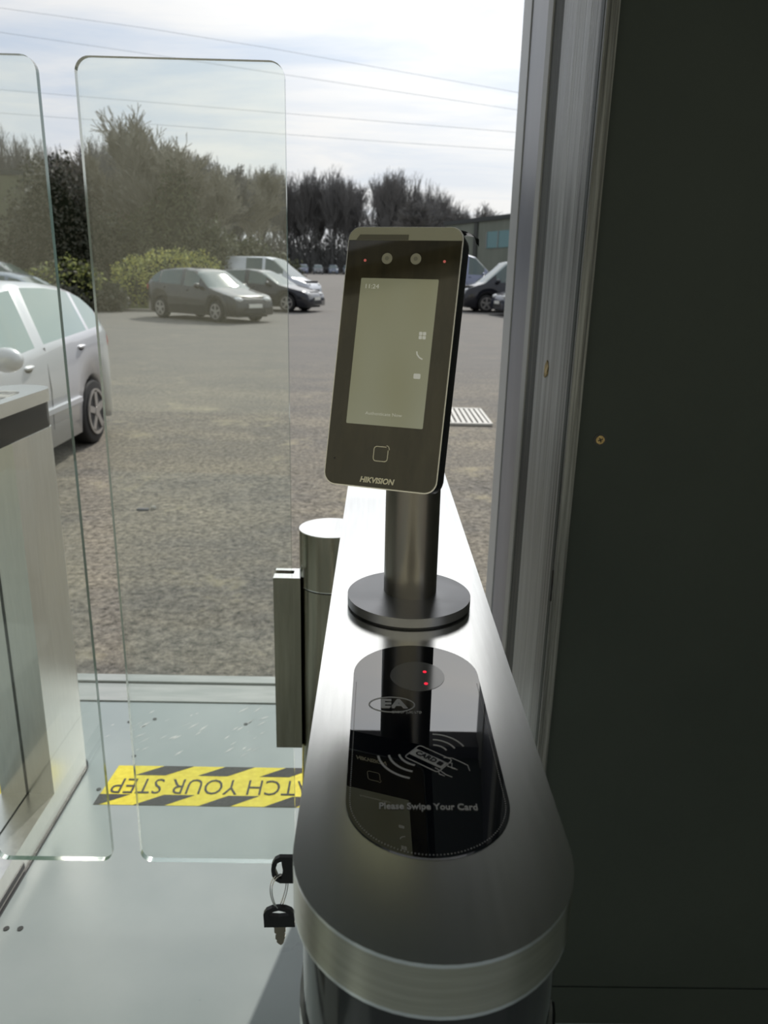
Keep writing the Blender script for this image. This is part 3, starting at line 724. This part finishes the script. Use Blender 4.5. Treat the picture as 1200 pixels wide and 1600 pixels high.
    # dark interior so that the arches and windows close
    bm = bmesh.new()
    v = []
    for (x0, x1, y, z0, z1) in ((-Lh*.93, Lh*.93, Wd*.72, .16, H*.50), (-Lh*.80, Lh*.30, Wd*.66, H*.45, H*.60)):
        Mb = M; vs = [bm.verts.new(Mb @ Vector(p)) for p in ((x0,-y,z0),(x1,-y,z0),(x1,y,z0),(x0,y,z0),(x0,-y,z1),(x1,-y,z1),(x1,y,z1),(x0,y,z1))]
        for q in ((3,2,1,0),(4,5,6,7),(0,1,5,4),(1,2,6,5),(2,3,7,6),(3,0,4,7)): bm.faces.new([vs[i] for i in q])
    link('underbody', bm, PLASTIC_T, t)
    for ax in (axf, axr):
        for s in (1, -1):
            y = s*(Wd-.12)
            bm = bmesh.new(); Mw = M @ Matrix.Translation((ax, y, wr)) @ Matrix.Rotation(math.pi/2, 4, 'X')
            prism(bm, circle(0, 0, wr, 32), -.10, .10, M=Mw, bev=.03)
            wh = link('wheel', bm, TYRE, t, smooth=True)
            bm = bmesh.new()
            zo = -s*.101
            a_, b_ = (zo, zo-s*.004)
            prism(bm, circle(0, 0, wr*.66, 28), min(a_, b_), max(a_, b_), M=Mw)
            link('rim', bm, mat('rim_shadow', (.06, .06, .06), .5) if False else PLASTIC_T, wh)
            bm = bmesh.new()
            c_ = b_ - s*.012
            for k in range(5 if detail else 5):
                A = k*2*math.pi/5+.3
                pts = [(wr*.10*math.cos(A-1.2), wr*.10*math.sin(A-1.2)), (wr*.66*math.cos(A-.16), wr*.66*math.sin(A-.16)), (wr*.66*math.cos(A+.16), wr*.66*math.sin(A+.16)), (wr*.10*math.cos(A+1.2), wr*.10*math.sin(A+1.2))]
                prism(bm, pts, min(b_, c_), max(b_, c_), M=Mw)
            n_ = 28
            for k in range(n_):
                A, B = 2*math.pi*k/n_, 2*math.pi*(k+1)/n_
                prism(bm, [(wr*.62*math.cos(A), wr*.62*math.sin(A)), (wr*.71*math.cos(A), wr*.71*math.sin(A)), (wr*.71*math.cos(B), wr*.71*math.sin(B)), (wr*.62*math.cos(B), wr*.62*math.sin(B))], min(b_, c_), max(b_, c_), M=Mw)
            prism(bm, circle(0, 0, wr*.16, 16), min(b_, c_-s*.004), max(b_, c_-s*.004), M=Mw)
            link('spokes', bm, ALLOY, wh)
    zbf = interp(.88, belt)*H
    for s in (1, -1):
        bm = bmesh.new(); bmesh.ops.create_uvsphere(bm, u_segments=16, v_segments=8, radius=1, matrix=M @ Matrix.Translation((Lh*.90, s*Wd*.66, zbf-.10)) @ Matrix.Rotation(s*-.35, 4, 'Z') @ Matrix.Diagonal((.20, .17, .085, 1)))
        link('headlamp', bm, LAMP_W, t, smooth='all')
        zbr = interp(-.92, belt)*H
        bm = bmesh.new(); bmesh.ops.create_uvsphere(bm, u_segments=12, v_segments=8, radius=1, matrix=M @ Matrix.Translation((-Lh*.955, s*Wd*.80, zbr-.14)) @ Matrix.Diagonal((.09, .10, .14, 1)))
        link('tail_lamp', bm, LAMP_R, t, smooth='all')
        # mirror
        um = ws[0]*.35+ws[1]*.65
        zb = interp(um, belt)*H
        bm = bmesh.new(); bmesh.ops.create_uvsphere(bm, u_segments=16, v_segments=10, radius=1, matrix=M @ Matrix.Translation((um*Lh-.12, s*(Wd+.08), zb+.05)) @ Matrix.Diagonal((.085, .11, .085, 1)))
        mi_ = link('door_mirror', bm, body, t, smooth='all')
        if detail:
            # handles, moulding, window frames and door seams
            for u_ in P.get('handles', ()):
                zb = interp(u_, belt)*H-.11
                bm = bmesh.new(); bmesh.ops.create_uvsphere(bm, u_segments=14, v_segments=8, radius=1, matrix=M @ Matrix.Translation((u_*Lh, s*(Wd*.992), zb)) @ Matrix.Diagonal((.085, .028, .017, 1)))
                hd_ = link('door_handle', bm, body, t, smooth='all')
                bm = bmesh.new(); bmesh.ops.create_uvsphere(bm, u_segments=14, v_segments=8, radius=1, matrix=M @ Matrix.Translation((u_*Lh, s*(Wd*.986), zb-.01)) @ Matrix.Diagonal((.07, .012, .032, 1)))
                link('recess', bm, PLASTIC_T, hd_, smooth='all')
            y = s*Wd*1.004
            for xa, xb in ((axr+wr*1.3, (axf+axr)/2-.02), ((axf+axr)/2+.02, axf-wr*1.3)):
                bm = bmesh.new()
                vs = [bm.verts.new(M @ Vector(p)) for p in ((xa, y-s*.03, .44), (xb, y-s*.03, .44), (xb, y+s*.018, .455), (xa, y+s*.018, .455), (xa, y+s*.018, .495), (xb, y+s*.018, .495), (xb, y-s*.03, .51), (xa, y-s*.03, .51))]
                for q in ((0, 1, 2, 3), (3, 2, 5, 4), (4, 5, 6, 7), (0, 3, 4, 7), (1, 2, 5, 6)): bm.faces.new([vs[i] for i in q])
                link('side_moulding', bm, body, t)
            for u_ in P.get('seams', ()):
                bm = bmesh.new()
                zt = interp(u_, belt)*H - .02
                tube(bm, [M @ Vector((u_*Lh, s*(Wd*.986), .32)), M @ Vector((u_*Lh, s*(Wd*1.0), .32+(zt-.32)*.5)), M @ Vector((u_*Lh, s*(Wd*.975), zt))], .005, 5)
                link('door_seam', bm, PLASTIC_T, t)
    # grille and plates
    bm = bmesh.new()
    vs = [bm.verts.new(M @ Vector(p)) for p in ((Lh+.004, -Wd*.50, .28), (Lh+.004, Wd*.50, .28), (Lh+.004, Wd*.42, zbf-.30), (Lh+.004, -Wd*.42, zbf-.30), (Lh-.12, -Wd*.50, .28), (Lh-.12, Wd*.50, .28), (Lh-.12, Wd*.42, zbf-.30), (Lh-.12, -Wd*.42, zbf-.30))]
    for q in ((0,1,2,3),(4,5,1,0),(3,2,6,7),(1,5,6,2),(4,0,3,7)): bm.faces.new([vs[i] for i in q])
    link('grille', bm, PLASTIC_T, t)
    for sx, z in ((1, .42), (-1, .62)):
        bm = bmesh.new(); xa = sx*(Lh+.006)
        vs = [bm.verts.new(M @ Vector((x, y, zz_))) for x in (xa, xa+sx*.012) for y, zz_ in ((-.26, z), (.26, z), (.26, z+.11), (-.26, z+.11))]
        for q in ((0,1,2,3),(4,5,6,7),(0,1,5,4),(2,3,7,6),(0,3,7,4),(1,2,6,5)): bm.faces.new([vs[i] for i in q])
        bmesh.ops.recalc_face_normals(bm, faces=bm.faces)
        link('number_plate', bm, PLATE, t)
    if bars:
        bm = bmesh.new()
        for s in (1, -1): tube(bm, [M @ Vector((-Lh*.6, s*Wd*.66, H+.03)), M @ Vector((Lh*.05, s*Wd*.66, H+.07))], .022, 8)
        for x in (-Lh*.45, -Lh*.05): tube(bm, [M @ Vector((x, -Wd*.72, H+.10)), M @ Vector((x, Wd*.72, H+.10))], .025, 8)
        link('roof_bar', bm, PLASTIC_T, t, smooth=True)
    return t
HATCH = dict(len=3.95, wid=1.68, hgt=1.46, wheel=.295, axle_f=1.20, axle_r=-1.26,
    belt=[(-1, .40), (-.985, .56), (-.95, .69), (-.8, .715), (-.2, .68), (.42, .625), (.62, .585), (.90, .50), (.975, .42), (1, .30)],
    roof=[(-1, .40), (-.985, .56), (-.96, .69), (-.92, .74), (-.74, .925), (-.62, .965), (-.4, .99), (-.15, 1.0), (.04, .975), (.17, .90), (.46, .64), (.60, .59), (.90, .50), (.975, .42), (1, .30)],
    side_windows=[(-.82, -.665), (-.635, -.155), (-.095, .23)], windscreen=(.10, .47), rear_window=(-.92, -.74), handles=(-.52, .02), seams=(-.15, .42))
SALOON = dict(HATCH, len=4.3, wid=1.75, hgt=1.44, wheel=.31, axle_f=1.32, axle_r=-1.32)
VAN = dict(len=5.0, wid=1.9, hgt=1.92, wheel=.33, axle_f=1.6, axle_r=-1.5,
    belt=[(-1, .40), (-.98, .58), (-.8, .59), (.55, .57), (.72, .53), (.93, .45), (.98, .38), (1, .25)],
    roof=[(-1, .40), (-.985, .80), (-.95, .97), (-.7, 1.0), (.15, 1.0), (.30, .955), (.68, .55), (.76, .52), (.93, .45), (.98, .38), (1, .25)],
    side_windows=[(-.2, .12), (.17, .50)], windscreen=(.27, .67), rear_window=None, handles=(.2,), seams=(.15,))
SUV = dict(HATCH, len=4.5, wid=1.82, hgt=1.62, wheel=.34, axle_f=1.36, axle_r=-1.36)
def gl(x, y): return (x*K, y*K, gz(y*K))
vehicle('parked_hatchback', 'silver hatchback close to the entrance, seen behind the left panes', 'car', gl(-3.0, 5.12), (-.0, -1), dict(HATCH), paint('silver_paint', (.62, .63, .66), .25, .3), glass=CARGLASS_L)
GREYP = paint('dark_grey_paint', (.045, .043, .042), .3)
BLACKP = paint('black_paint', (.018, .019, .026), .2)
vehicle('parked_hatchback', 'dark grey hatchback parked at an angle in front of the yellow hedge', 'car', gl(-4.48, 21.0), (.80, -.60), dict(HATCH, hgt=1.47), GREYP)
vehicle('parked_car', 'black car whose nose shows just right of the glass pane', 'car', gl(-3.75, 25.9), (.93, -.30), dict(SALOON), BLACKP)
vehicle('parked_van', 'pale silver van parked behind the black and grey cars', 'van', gl(-4.55, 31.6), (.96, -.25), dict(VAN), paint('pale_silver_paint', (.62, .65, .70), .2, .3))
vehicle('parked_van', 'black people carrier right of the terminal, nose pointing left', 'van', gl(4.98, 28.2), (-.99, -.12), dict(VAN, hgt=1.98), BLACKP)
vehicle('parked_car', 'dark blue car nearest the door frame at right', 'car', gl(5.5, 26.0), (-.98, -.2), dict(HATCH, hgt=1.55), paint('dark_blue_paint', (.03, .035, .06), .2))
vehicle('parked_van', 'blue grey van behind the black car at right', 'van', gl(3.75, 37.5), (1, -.08), dict(VAN, hgt=2.3), paint('blue_grey_paint', (.24, .27, .38), .2, .3))
vehicle('parked_car', 'dark blue grey car showing its roof over the silver hatchback', 'car', gl(-6.95, 12.6), (-.98, -.15), dict(SALOON, hgt=1.42), paint('steel_blue_paint', (.16, .20, .25), .3))
vehicle('parked_estate', 'car with roof bars at the far left edge', 'car', gl(-9.5, 17.2), (-.97, -.2), dict(SUV, hgt=1.62), paint('charcoal_paint', (.10, .10, .11), .3), bars=True)
far = None
for x, y, lab, col in ((-12.6, 133, 'far blue grey car, leftmost of three at the wood edge', (.20, .22, .30)), (-10.4, 136, 'far grey car in the middle of three at the wood edge', (.28, .29, .30)), (-8.0, 139, 'far pale blue car, rightmost of three at the wood edge', (.26, .30, .38)), (-5.6, 141, 'far silver car hidden mostly by the terminal', (.3, .32, .36))):
    vehicle('distant_car', lab, 'car', gl(x, y), (.1, -1), dict(HATCH, hgt=1.75, wid=1.85), paint('far_paint', col, .2, .35), detail=False, group='row of cars at the wood edge')

# ------------------------------------------------------------------ buildings
def building(name, label, poly, z0, z1, roof_over, wallm, roofm):
    poly = [(p[0]*K, p[1]*K) for p in poly]; z0 *= K*1.3; z1 *= K
    t = thing(name, label, 'building', (poly[0][0], poly[0][1], z0))
    bm = bmesh.new(); prism(bm, poly, z0, z1); link('wall', bm, wallm, t)
    cx = sum(p[0] for p in poly)/len(poly); cy = sum(p[1] for p in poly)/len(poly)
    bm = bmesh.new(); prism(bm, [(cx+(p[0]-cx)*roof_over, cy+(p[1]-cy)*roof_over) for p in poly], z1, z1+.35); link('roof', bm, roofm, t)
    return t
CLAD = noise_on(mat('olive_cladding', rough=.7), (.13, .135, .085), (.155, .16, .10), scale=2, stretch=(1, 1, .2))
CLAD_G = noise_on(mat('grey_green_cladding', rough=.7), (.17, .19, .155), (.21, .23, .19), scale=1, stretch=(1, 1, .3))
ROOFM = mat('dark_roof', (.05, .055, .055), .7)
bl = building('left_warehouse', 'olive clad warehouse seen through the left pane', [(-60, 62), (-24.2, 60), (-26, 80), (-60, 82)], -1, 6.55, 1.01, CLAD, ROOFM)
bm = bmesh.new(); box(bm, -40*K, -37*K, 60.3*K, 61.5*K, 1.2*K, 2.2*K); link('window', bm, mat('pale_window', (.4, .42, .4), .3), bl)
br = building('right_office', 'grey green building with dark eaves above the black car', [(5.6, 70), (14.5, 48), (28, 52), (19, 76)], -1, 4.45, 1.02, CLAD_G, ROOFM)
# windows and pipe lie on the long face running from (5.6,70) to (14.5,48)
D = Vector((14.5-5.6, 48-70, 0)); Ln = D.length; D.normalize(); Nn = Vector((-D.y, D.x, 0)) * -1
if Nn.y > 0: Nn = -Nn
def on_wall(s0, s1, z0, z1, out, nm, m):
    bm = bmesh.new(); A = Vector((5.6, 70, 0))*K
    p = [A + D*s0*K, A + D*s1*K]; z0, z1 = z0*K, z1*K
    vs = [bm.verts.new((q.x + Nn.x*o, q.y + Nn.y*o, z)) for o in (-.05, out) for q in p for z in (z0, z1)]
    for q in ((0,1,3,2),(4,5,7,6),(0,1,5,4),(2,3,7,6),(0,2,6,4),(1,3,7,5)): bm.faces.new([vs[i] for i in q])
    bmesh.ops.recalc_face_normals(bm, faces=bm.faces); return link(nm, bm, m, br)
on_wall(5.2, 5.75, -1, 4.4, .12, 'down_pipe', mat('dark_pipe', (.05, .055, .05), .6))
w1 = on_wall(7.2, 12.6, 2.45, 3.65, .06, 'window', mat('teal_window', (.10, .24, .26), .2))
for k in range(4): on_wall(7.2+k*1.75, 7.32+k*1.75, 2.45, 3.65, .10, 'window_bar', mat('grey_bar', (.25, .27, .26), .5))
# sunlit buildings behind the photographer (they show only as reflections)
SUNWALL = noise_on(mat('cream_cladding', rough=.8), (.46, .445, .34), (.54, .525, .41), scale=.6, stretch=(3, 3, .3))
t = thing('rear_warehouse', 'cream clad warehouse behind the entrance, seen in reflections', 'building', (-3, -7, gz(0)))
bm = bmesh.new(); box(bm, -14, 6, -15, -7, gz(0), 5.6); link('wall', bm, SUNWALL, t)
bm = bmesh.new(); box(bm, -14.3, 6.3, -15.3, -6.7, 5.6, 5.9); link('roof', bm, ROOFM, t)
# floodlight on a pole
fx, fy = -16.8*K, 40*K
t = thing('floodlight_pole', 'floodlight on a thin pole before the olive warehouse', 'floodlight', (fx, fy, gz(fy)))
bm = bmesh.new(); tube(bm, [(fx, fy, gz(fy)), (fx, fy, 4.1)], .06, 8); link('pole', bm, mat('galvanised_pole', (.12, .12, .12), .5), t)
bm = bmesh.new(); box(bm, fx-.35, fx+.35, fy-.25, fy+.05, 4.0, 4.5, bev=.04); hd = link('lamp_head', bm, PLASTIC_T, t)
bm = bmesh.new(); box(bm, fx-.25, fx+.25, fy-.28, fy-.24, 4.06, 4.4); link('lens', bm, mat('lamp_glass', (.5, .52, .52), .2), t)
# overhead cables
CABLE = mat('grey_cable', (.62, .65, .70), .7)
cab = [([(-60, 22.2), (-30.5, 19.85), (-18.9, 18.7), (-9.3, 17.55), (14, 14.4), (40, 12)], 'topmost overhead cable across the sky'),
       ([(-60, 20.3), (-30.7, 18.15), (-15.5, 16.5), (14, 13.2), (40, 11)], 'second overhead cable from the top of the sky'),
       ([(-60, 15.2), (-31.2, 14.03), (.1, 12.4), (16, 11.6), (40, 10.8)], 'lower overhead cable crossing behind the panes'),
       ([(-60, 13.9), (-31.2, 12.3), (.1, 10.9), (16, 10.3), (40, 9.9)], 'lowest overhead cable just above the treetops')]
for pts, lab in cab:
    bm = bmesh.new(); tube(bm, [(x, 70, z) for x, z in pts], .014, 5)
    tag(link('overhead_cable', bm, CABLE), lab, 'cable', 'overhead cables')

# ------------------------------------------------------------------ trees and hedges
def twig_mesh(seed, height, spread, depth, trunk, base_fork=.3, nb=3, name='bare_tree', upright=.5, minr=.012):
    r = random.Random(seed); bm = bmesh.new()
    def seg(p, q, ra, rb):
        d = (q-p)
        if d.length < 1e-5: return
        t = d.normalized(); a = t.orthogonal().normalized(); b = t.cross(a)
        A = [bm.verts.new(p + ra*(math.cos(k*2.0944)*a + math.sin(k*2.0944)*b)) for k in range(3)]
        B = [bm.verts.new(q + rb*(math.cos(k*2.0944)*a + math.sin(k*2.0944)*b)) for k in range(3)]
        for k in range(3): bm.faces.new([A[k], A[(k+1) % 3], B[(k+1) % 3], B[k]])
    def grow(p, d, L, rad, lev):
        n = 3 if lev > 1 else 2
        pts = [p]
        for i in range(n):
            d = (d + Vector((r.gauss(0, .13), r.gauss(0, .13), r.gauss(0, .06)+.05*upright))).normalized()
            q = pts[-1] + d*L/n
            ra = rad*(1-.35*i/n); rb = rad*(1-.35*(i+1)/n)
            seg(pts[-1], q, max(ra, minr), max(rb, minr*.8)); pts.append(q)
            if lev > 0 and (i > 0 or lev < depth):
                k = nb if i == n-1 else r.choice([1, 2])
                for _ in range(k):
                    ax = d.orthogonal().normalized(); ax = Matrix.Rotation(r.uniform(0, 2*math.pi), 3, d) @ ax
                    ang = r.uniform(.28, .85)*spread
                    nd = (Matrix.Rotation(ang, 3, ax) @ d + Vector((0, 0, .18*upright))).normalized()
                    grow(q, nd, L*r.uniform(.55, .80), rb*.62, lev-1)
    grow(Vector((0, 0, 0)), Vector((r.gauss(0, .03), r.gauss(0, .03), 1)).normalized(), height*base_fork, trunk, depth)
    zs = max(v.co.z for v in bm.verts); k = height/zs
    for v in bm.verts: v.co *= k
    me = bpy.data.meshes.new(name); bm.to_mesh(me); bm.free(); return me
BARK = mat('bare_twigs', (.20, .195, .19), .9, spec=.1)
BARK2 = mat('pale_bare_twigs', (.30, .285, .24), .9, spec=.1)
var = []
for s in range(5):
    me = twig_mesh(11+s, 14, .72, 5, .16, .34, [2, 3][s % 2], upright=1.6, minr=.020); me.materials.append(BARK); var.append(me)
WG = 'bare trees of the wood behind the car park'
def sky_h(u):       # height over eye level divided by distance
    tab = [(-.6, .16), (-.45, .158), (-.34, .155), (-.25, .140), (-.13, .128), (-.03, .125), (.05, .122), (.09, .100), (.14, .085), (.2, .080), (.4, .08)]
    for (a, va), (b, vb) in zip(tab, tab[1:]):
        if u <= b: return va + (vb-va)*max(0, (u-a)/(b-a))
    return .08
rt = random.Random(5); nt_ = 0
for row, (yy, n_) in enumerate(((146, 46), (154, 44), (163, 40))):
    for i in range(n_):
        u = -.56 + .84*(i+rt.uniform(.1, .9))/n_
        y = (yy + rt.uniform(-3, 3))*K; x = u*y
        H = sky_h(u)*y - gz(y); H *= rt.uniform(.80, 1.06)
        o = bpy.data.objects.new('bare_tree', rt.choice(var)); COL.objects.link(o)
        o.location = (x, y, gz(y)-.1); k = H/14; o.scale = (k*rt.uniform(.7, .9), k*rt.uniform(.7, .9), k); o.rotation_euler.z = rt.uniform(0, 6.28)
        tag(o, 'bare winter tree in the dense wood beyond the car park', 'tree', WG)
# brush at the foot of the wood
bm = bmesh.new(); rb2 = random.Random(9)
for i in range(46000):
    u = rb2.uniform(-.60, .30); y = rb2.uniform(145, 172)*K; x = u*y; h_ = min(14, abs(rb2.gauss(0, 7))+.8)
    z = gz(y)+rb2.uniform(0, 1)*h_*.8; L_ = rb2.uniform(.7, 2.4); a = rb2.gauss(0, .35)
    p = Vector((x, y, z)); d = Vector((math.sin(a), rb2.uniform(-.3, .3), math.cos(a)))*L_; w = rb2.uniform(.05, .16)
    bm.faces.new([bm.verts.new(p-Vector((w, 0, 0))), bm.verts.new(p+Vector((w, w, 0))), bm.verts.new(p+d)])
tag(link('undergrowth', bm, mat('brush', (.13, .13, .125), .9, spec=.1)), 'dark tangled undergrowth at the foot of the wood', 'undergrowth', kind='stuff')
# nearer bare trees
def place_tree(me, x, y, H, label, rz, sx=1.0, base=14, group=None):
    o = bpy.data.objects.new('bare_tree', me); COL.objects.link(o); x, y, H = x*K, y*K, H*K; o.location = (x, y, gz(y)-.05)
    k = H/base; o.scale = (k*sx, k*sx, k); o.rotation_euler.z = rz
    tag(o, label, 'tree', group)
big = twig_mesh(44, 14, .85, 6, .24, .20, 2, upright=1.0, minr=.016); big.materials.append(BARK2)
mid1 = twig_mesh(52, 14, .9, 6, .2, .22, 2, upright=.9, minr=.020); mid1.materials.append(BARK2)
mid2 = twig_mesh(63, 14, .9, 6, .2, .22, 2, upright=.9, minr=.022); mid2.materials.append(BARK)
place_tree(big, -9.2, 33.0, 7.3, 'tall pale bare tree standing above the others behind the right pane', .6, .95)
place_tree(mid1, -8.1, 33.5, 6.1, 'pale bare tree just right of the tallest bare tree', 2.0, 1.0)
for x, y, H, me, lab, sx in ((-10.6, 36, 6.2, mid1, 'pale bare tree left of the tallest bare tree', 1.1), (-13.8, 40, 6.6, mid2, 'dark bare tree between the two glass panes', 1.2), (-8.6, 44, 6.9, mid2, 'dark bare tree behind the pale van', 1.2), (-7.6, 52, 7.4, mid1, 'pale bare tree at the right edge of the right pane', 1.0), (-11.6, 46, 7.6, mid2, 'dark bare tree behind the ivy covered tree', 1.1), (8.0, 95, 9.0, mid2, 'dark bushy bare tree left of the grey green building', 1.5), (5.0, 90, 9.3, mid2, 'dark bare tree right above the terminal', 1.2)):
    place_tree(me, x, y, H, lab, x*1.7, sx)
def bush(name, label, cat, blobs, n, size, mats, seed, trunk=None, stem=None):
    """blobs: (centre, radii); a thing with foliage and, where shown, a trunk"""
    blobs = [(tuple(q*K for q in c), tuple(q*K for q in rr)) for c, rr in blobs]; size *= K
    r = random.Random(seed); c0 = blobs[0][0]
    t = thing(name, label, cat, (c0[0], c0[1], gz(c0[1])))
    bm = bmesh.new(); tot = sum(b[1][0]*b[1][2]+b[1][0]*b[1][1] for b in blobs)
    for c, rad in blobs:
        k = int(n*(rad[0]*rad[2]+rad[0]*rad[1])/tot)
        for i in range(k):
            d = Vector((r.gauss(0, 1), r.gauss(0, 1), r.gauss(0, 1))).normalized(); q = r.uniform(.62, 1.04)
            bump_ = 1 + .12*math.sin(d.x*7+c[0])*math.cos(d.z*6)+.08*math.sin(d.y*11)
            p = Vector((c[0]+d.x*rad[0]*q*bump_, c[1]+d.y*rad[1]*q*bump_, c[2]+d.z*rad[2]*q*bump_))
            if p.z < gz(p.y): continue
            a = Vector((r.gauss(0, 1), r.gauss(0, 1), r.gauss(0, 1))).normalized(); b_ = a.orthogonal().normalized()
            s = size*r.uniform(.6, 1.5)
            f = bm.faces.new([bm.verts.new(p-a*s), bm.verts.new(p+b_*s*.6), bm.verts.new(p+a*s), bm.verts.new(p-b_*s*.6)]); f.material_index = r.randrange(len(mats))
    link('foliage', bm, mats, t)
    bm = bmesh.new()
    for c, rad in blobs[:3]: tube(bm, [(c[0], c[1], gz(c[1])-.1), (c[0]+.1, c[1], c[2])], stem or .08, 6, r1=.03)
    link('trunk', bm, BARK, t)
    # dense twiggy heart
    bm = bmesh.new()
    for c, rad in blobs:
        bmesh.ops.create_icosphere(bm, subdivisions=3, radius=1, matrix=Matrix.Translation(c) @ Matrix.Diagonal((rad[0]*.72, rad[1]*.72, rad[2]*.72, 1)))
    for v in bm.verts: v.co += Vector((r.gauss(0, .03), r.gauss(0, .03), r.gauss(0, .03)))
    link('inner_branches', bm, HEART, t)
    return t
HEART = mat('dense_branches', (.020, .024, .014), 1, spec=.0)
LD = [mat('dark_leaf_a', (.05, .055, .032), .6), mat('dark_leaf_b', (.08, .078, .05), .6)]
LO = [mat('olive_leaf_a', (.075, .085, .035), .6), mat('olive_leaf_b', (.10, .105, .05), .6), mat('olive_leaf_c', (.05, .06, .03), .6)]
LY = [mat('yellow_leaf_a', (.58, .55, .13), .6), mat('yellow_leaf_b', (.40, .42, .12), .6), mat('yellow_leaf_c', (.13, .16, .04), .6)]
bush('evergreen_tree', 'dark evergreen tree between the two glass panes', 'tree', [((-12.0, 30, 1.2), (1.5, 1.2, 2.7)), ((-11.0, 30.5, .6), (1.1, 1.0, 2.0)), ((-13.1, 30.5, .4), (1.2, 1.0, 1.9))], 16000, .06, LD, 1)
bush('golden_shrub', 'yellow topped shrub under the dark evergreen', 'shrub', [((-8.85, 23.2, -.35), (.9, .7, .75)), ((-9.8, 23.5, -.5), (.8, .7, .6))], 3500, .05, [LY[1], LY[2], LD[1]], 2)
bush('dark_shrub', 'low dark shrub beside the yellow topped shrub', 'shrub', [((-8.9, 22.4, -.85), (.8, .5, .5)), ((-8.0, 23.4, -.75), (.7, .5, .55))], 3000, .05, LD, 3)
bush('golden_hedge', 'clipped yellow green hedge behind the dark grey hatchback', 'hedge', [((-6.7, 25.6, -.22), (1.2, .7, .98)), ((-5.95, 25.8, -.2), (.95, .7, .90)), ((-7.6, 25.6, -.35), (.9, .7, .85))], 16000, .035, LY, 4)
bush('ivy_tree', 'ivy clad tree rising above the yellow hedge', 'tree', [((-7.6, 31, 1.6), (.75, .7, 2.3)), ((-8.6, 31.5, .9), (1.2, .9, 1.7)), ((-6.7, 31.5, .6), (1.1, .9, 1.5))], 9000, .07, LO, 5)
bush('olive_thicket', 'olive green thicket left of the ivy clad tree', 'shrub', [((-10.3, 31.8, .5), (1.2, .9, 1.6)), ((-9.4, 32.2, .1), (1.2, .9, 1.3))], 6000, .07, LO, 6)
bush('low_thicket', 'dull green thicket behind the silver van', 'shrub', [((-6.9, 41, .2), (1.8, 1.0, 1.7)), ((-5.4, 42, -.1), (1.5, 1.0, 1.2))], 5000, .09, LO, 8)
bm = bmesh.new(); rg = random.Random(12)
for i in range(5000):
    x = rg.uniform(-9.6, -4.4)*K; y = (24.2 + rg.uniform(-.5, .5))*K; z = gz(y); a = rg.uniform(-.5, .5); h_ = rg.uniform(.06, .16)
    bm.faces.new([bm.verts.new((x-.01, y, z)), bm.verts.new((x+.01, y, z)), bm.verts.new((x+a*h_, y+rg.uniform(-.05, .05), z+h_))])
tag(link('verge_grass', bm, LY[2]), 'strip of verge grass in front of the hedge', 'grass', kind='stuff')
bm = bmesh.new(); box(bm, -9.8*K, -4.2*K, 23.5*K, 23.62*K, gz(23.5*K)-.1, gz(23.5*K)+.10, bev=.02)
tag(link('verge_kerb', bm, mat('concrete_kerb', (.30, .28, .25), .8)), 'low concrete kerb along the hedge verge', 'kerb')
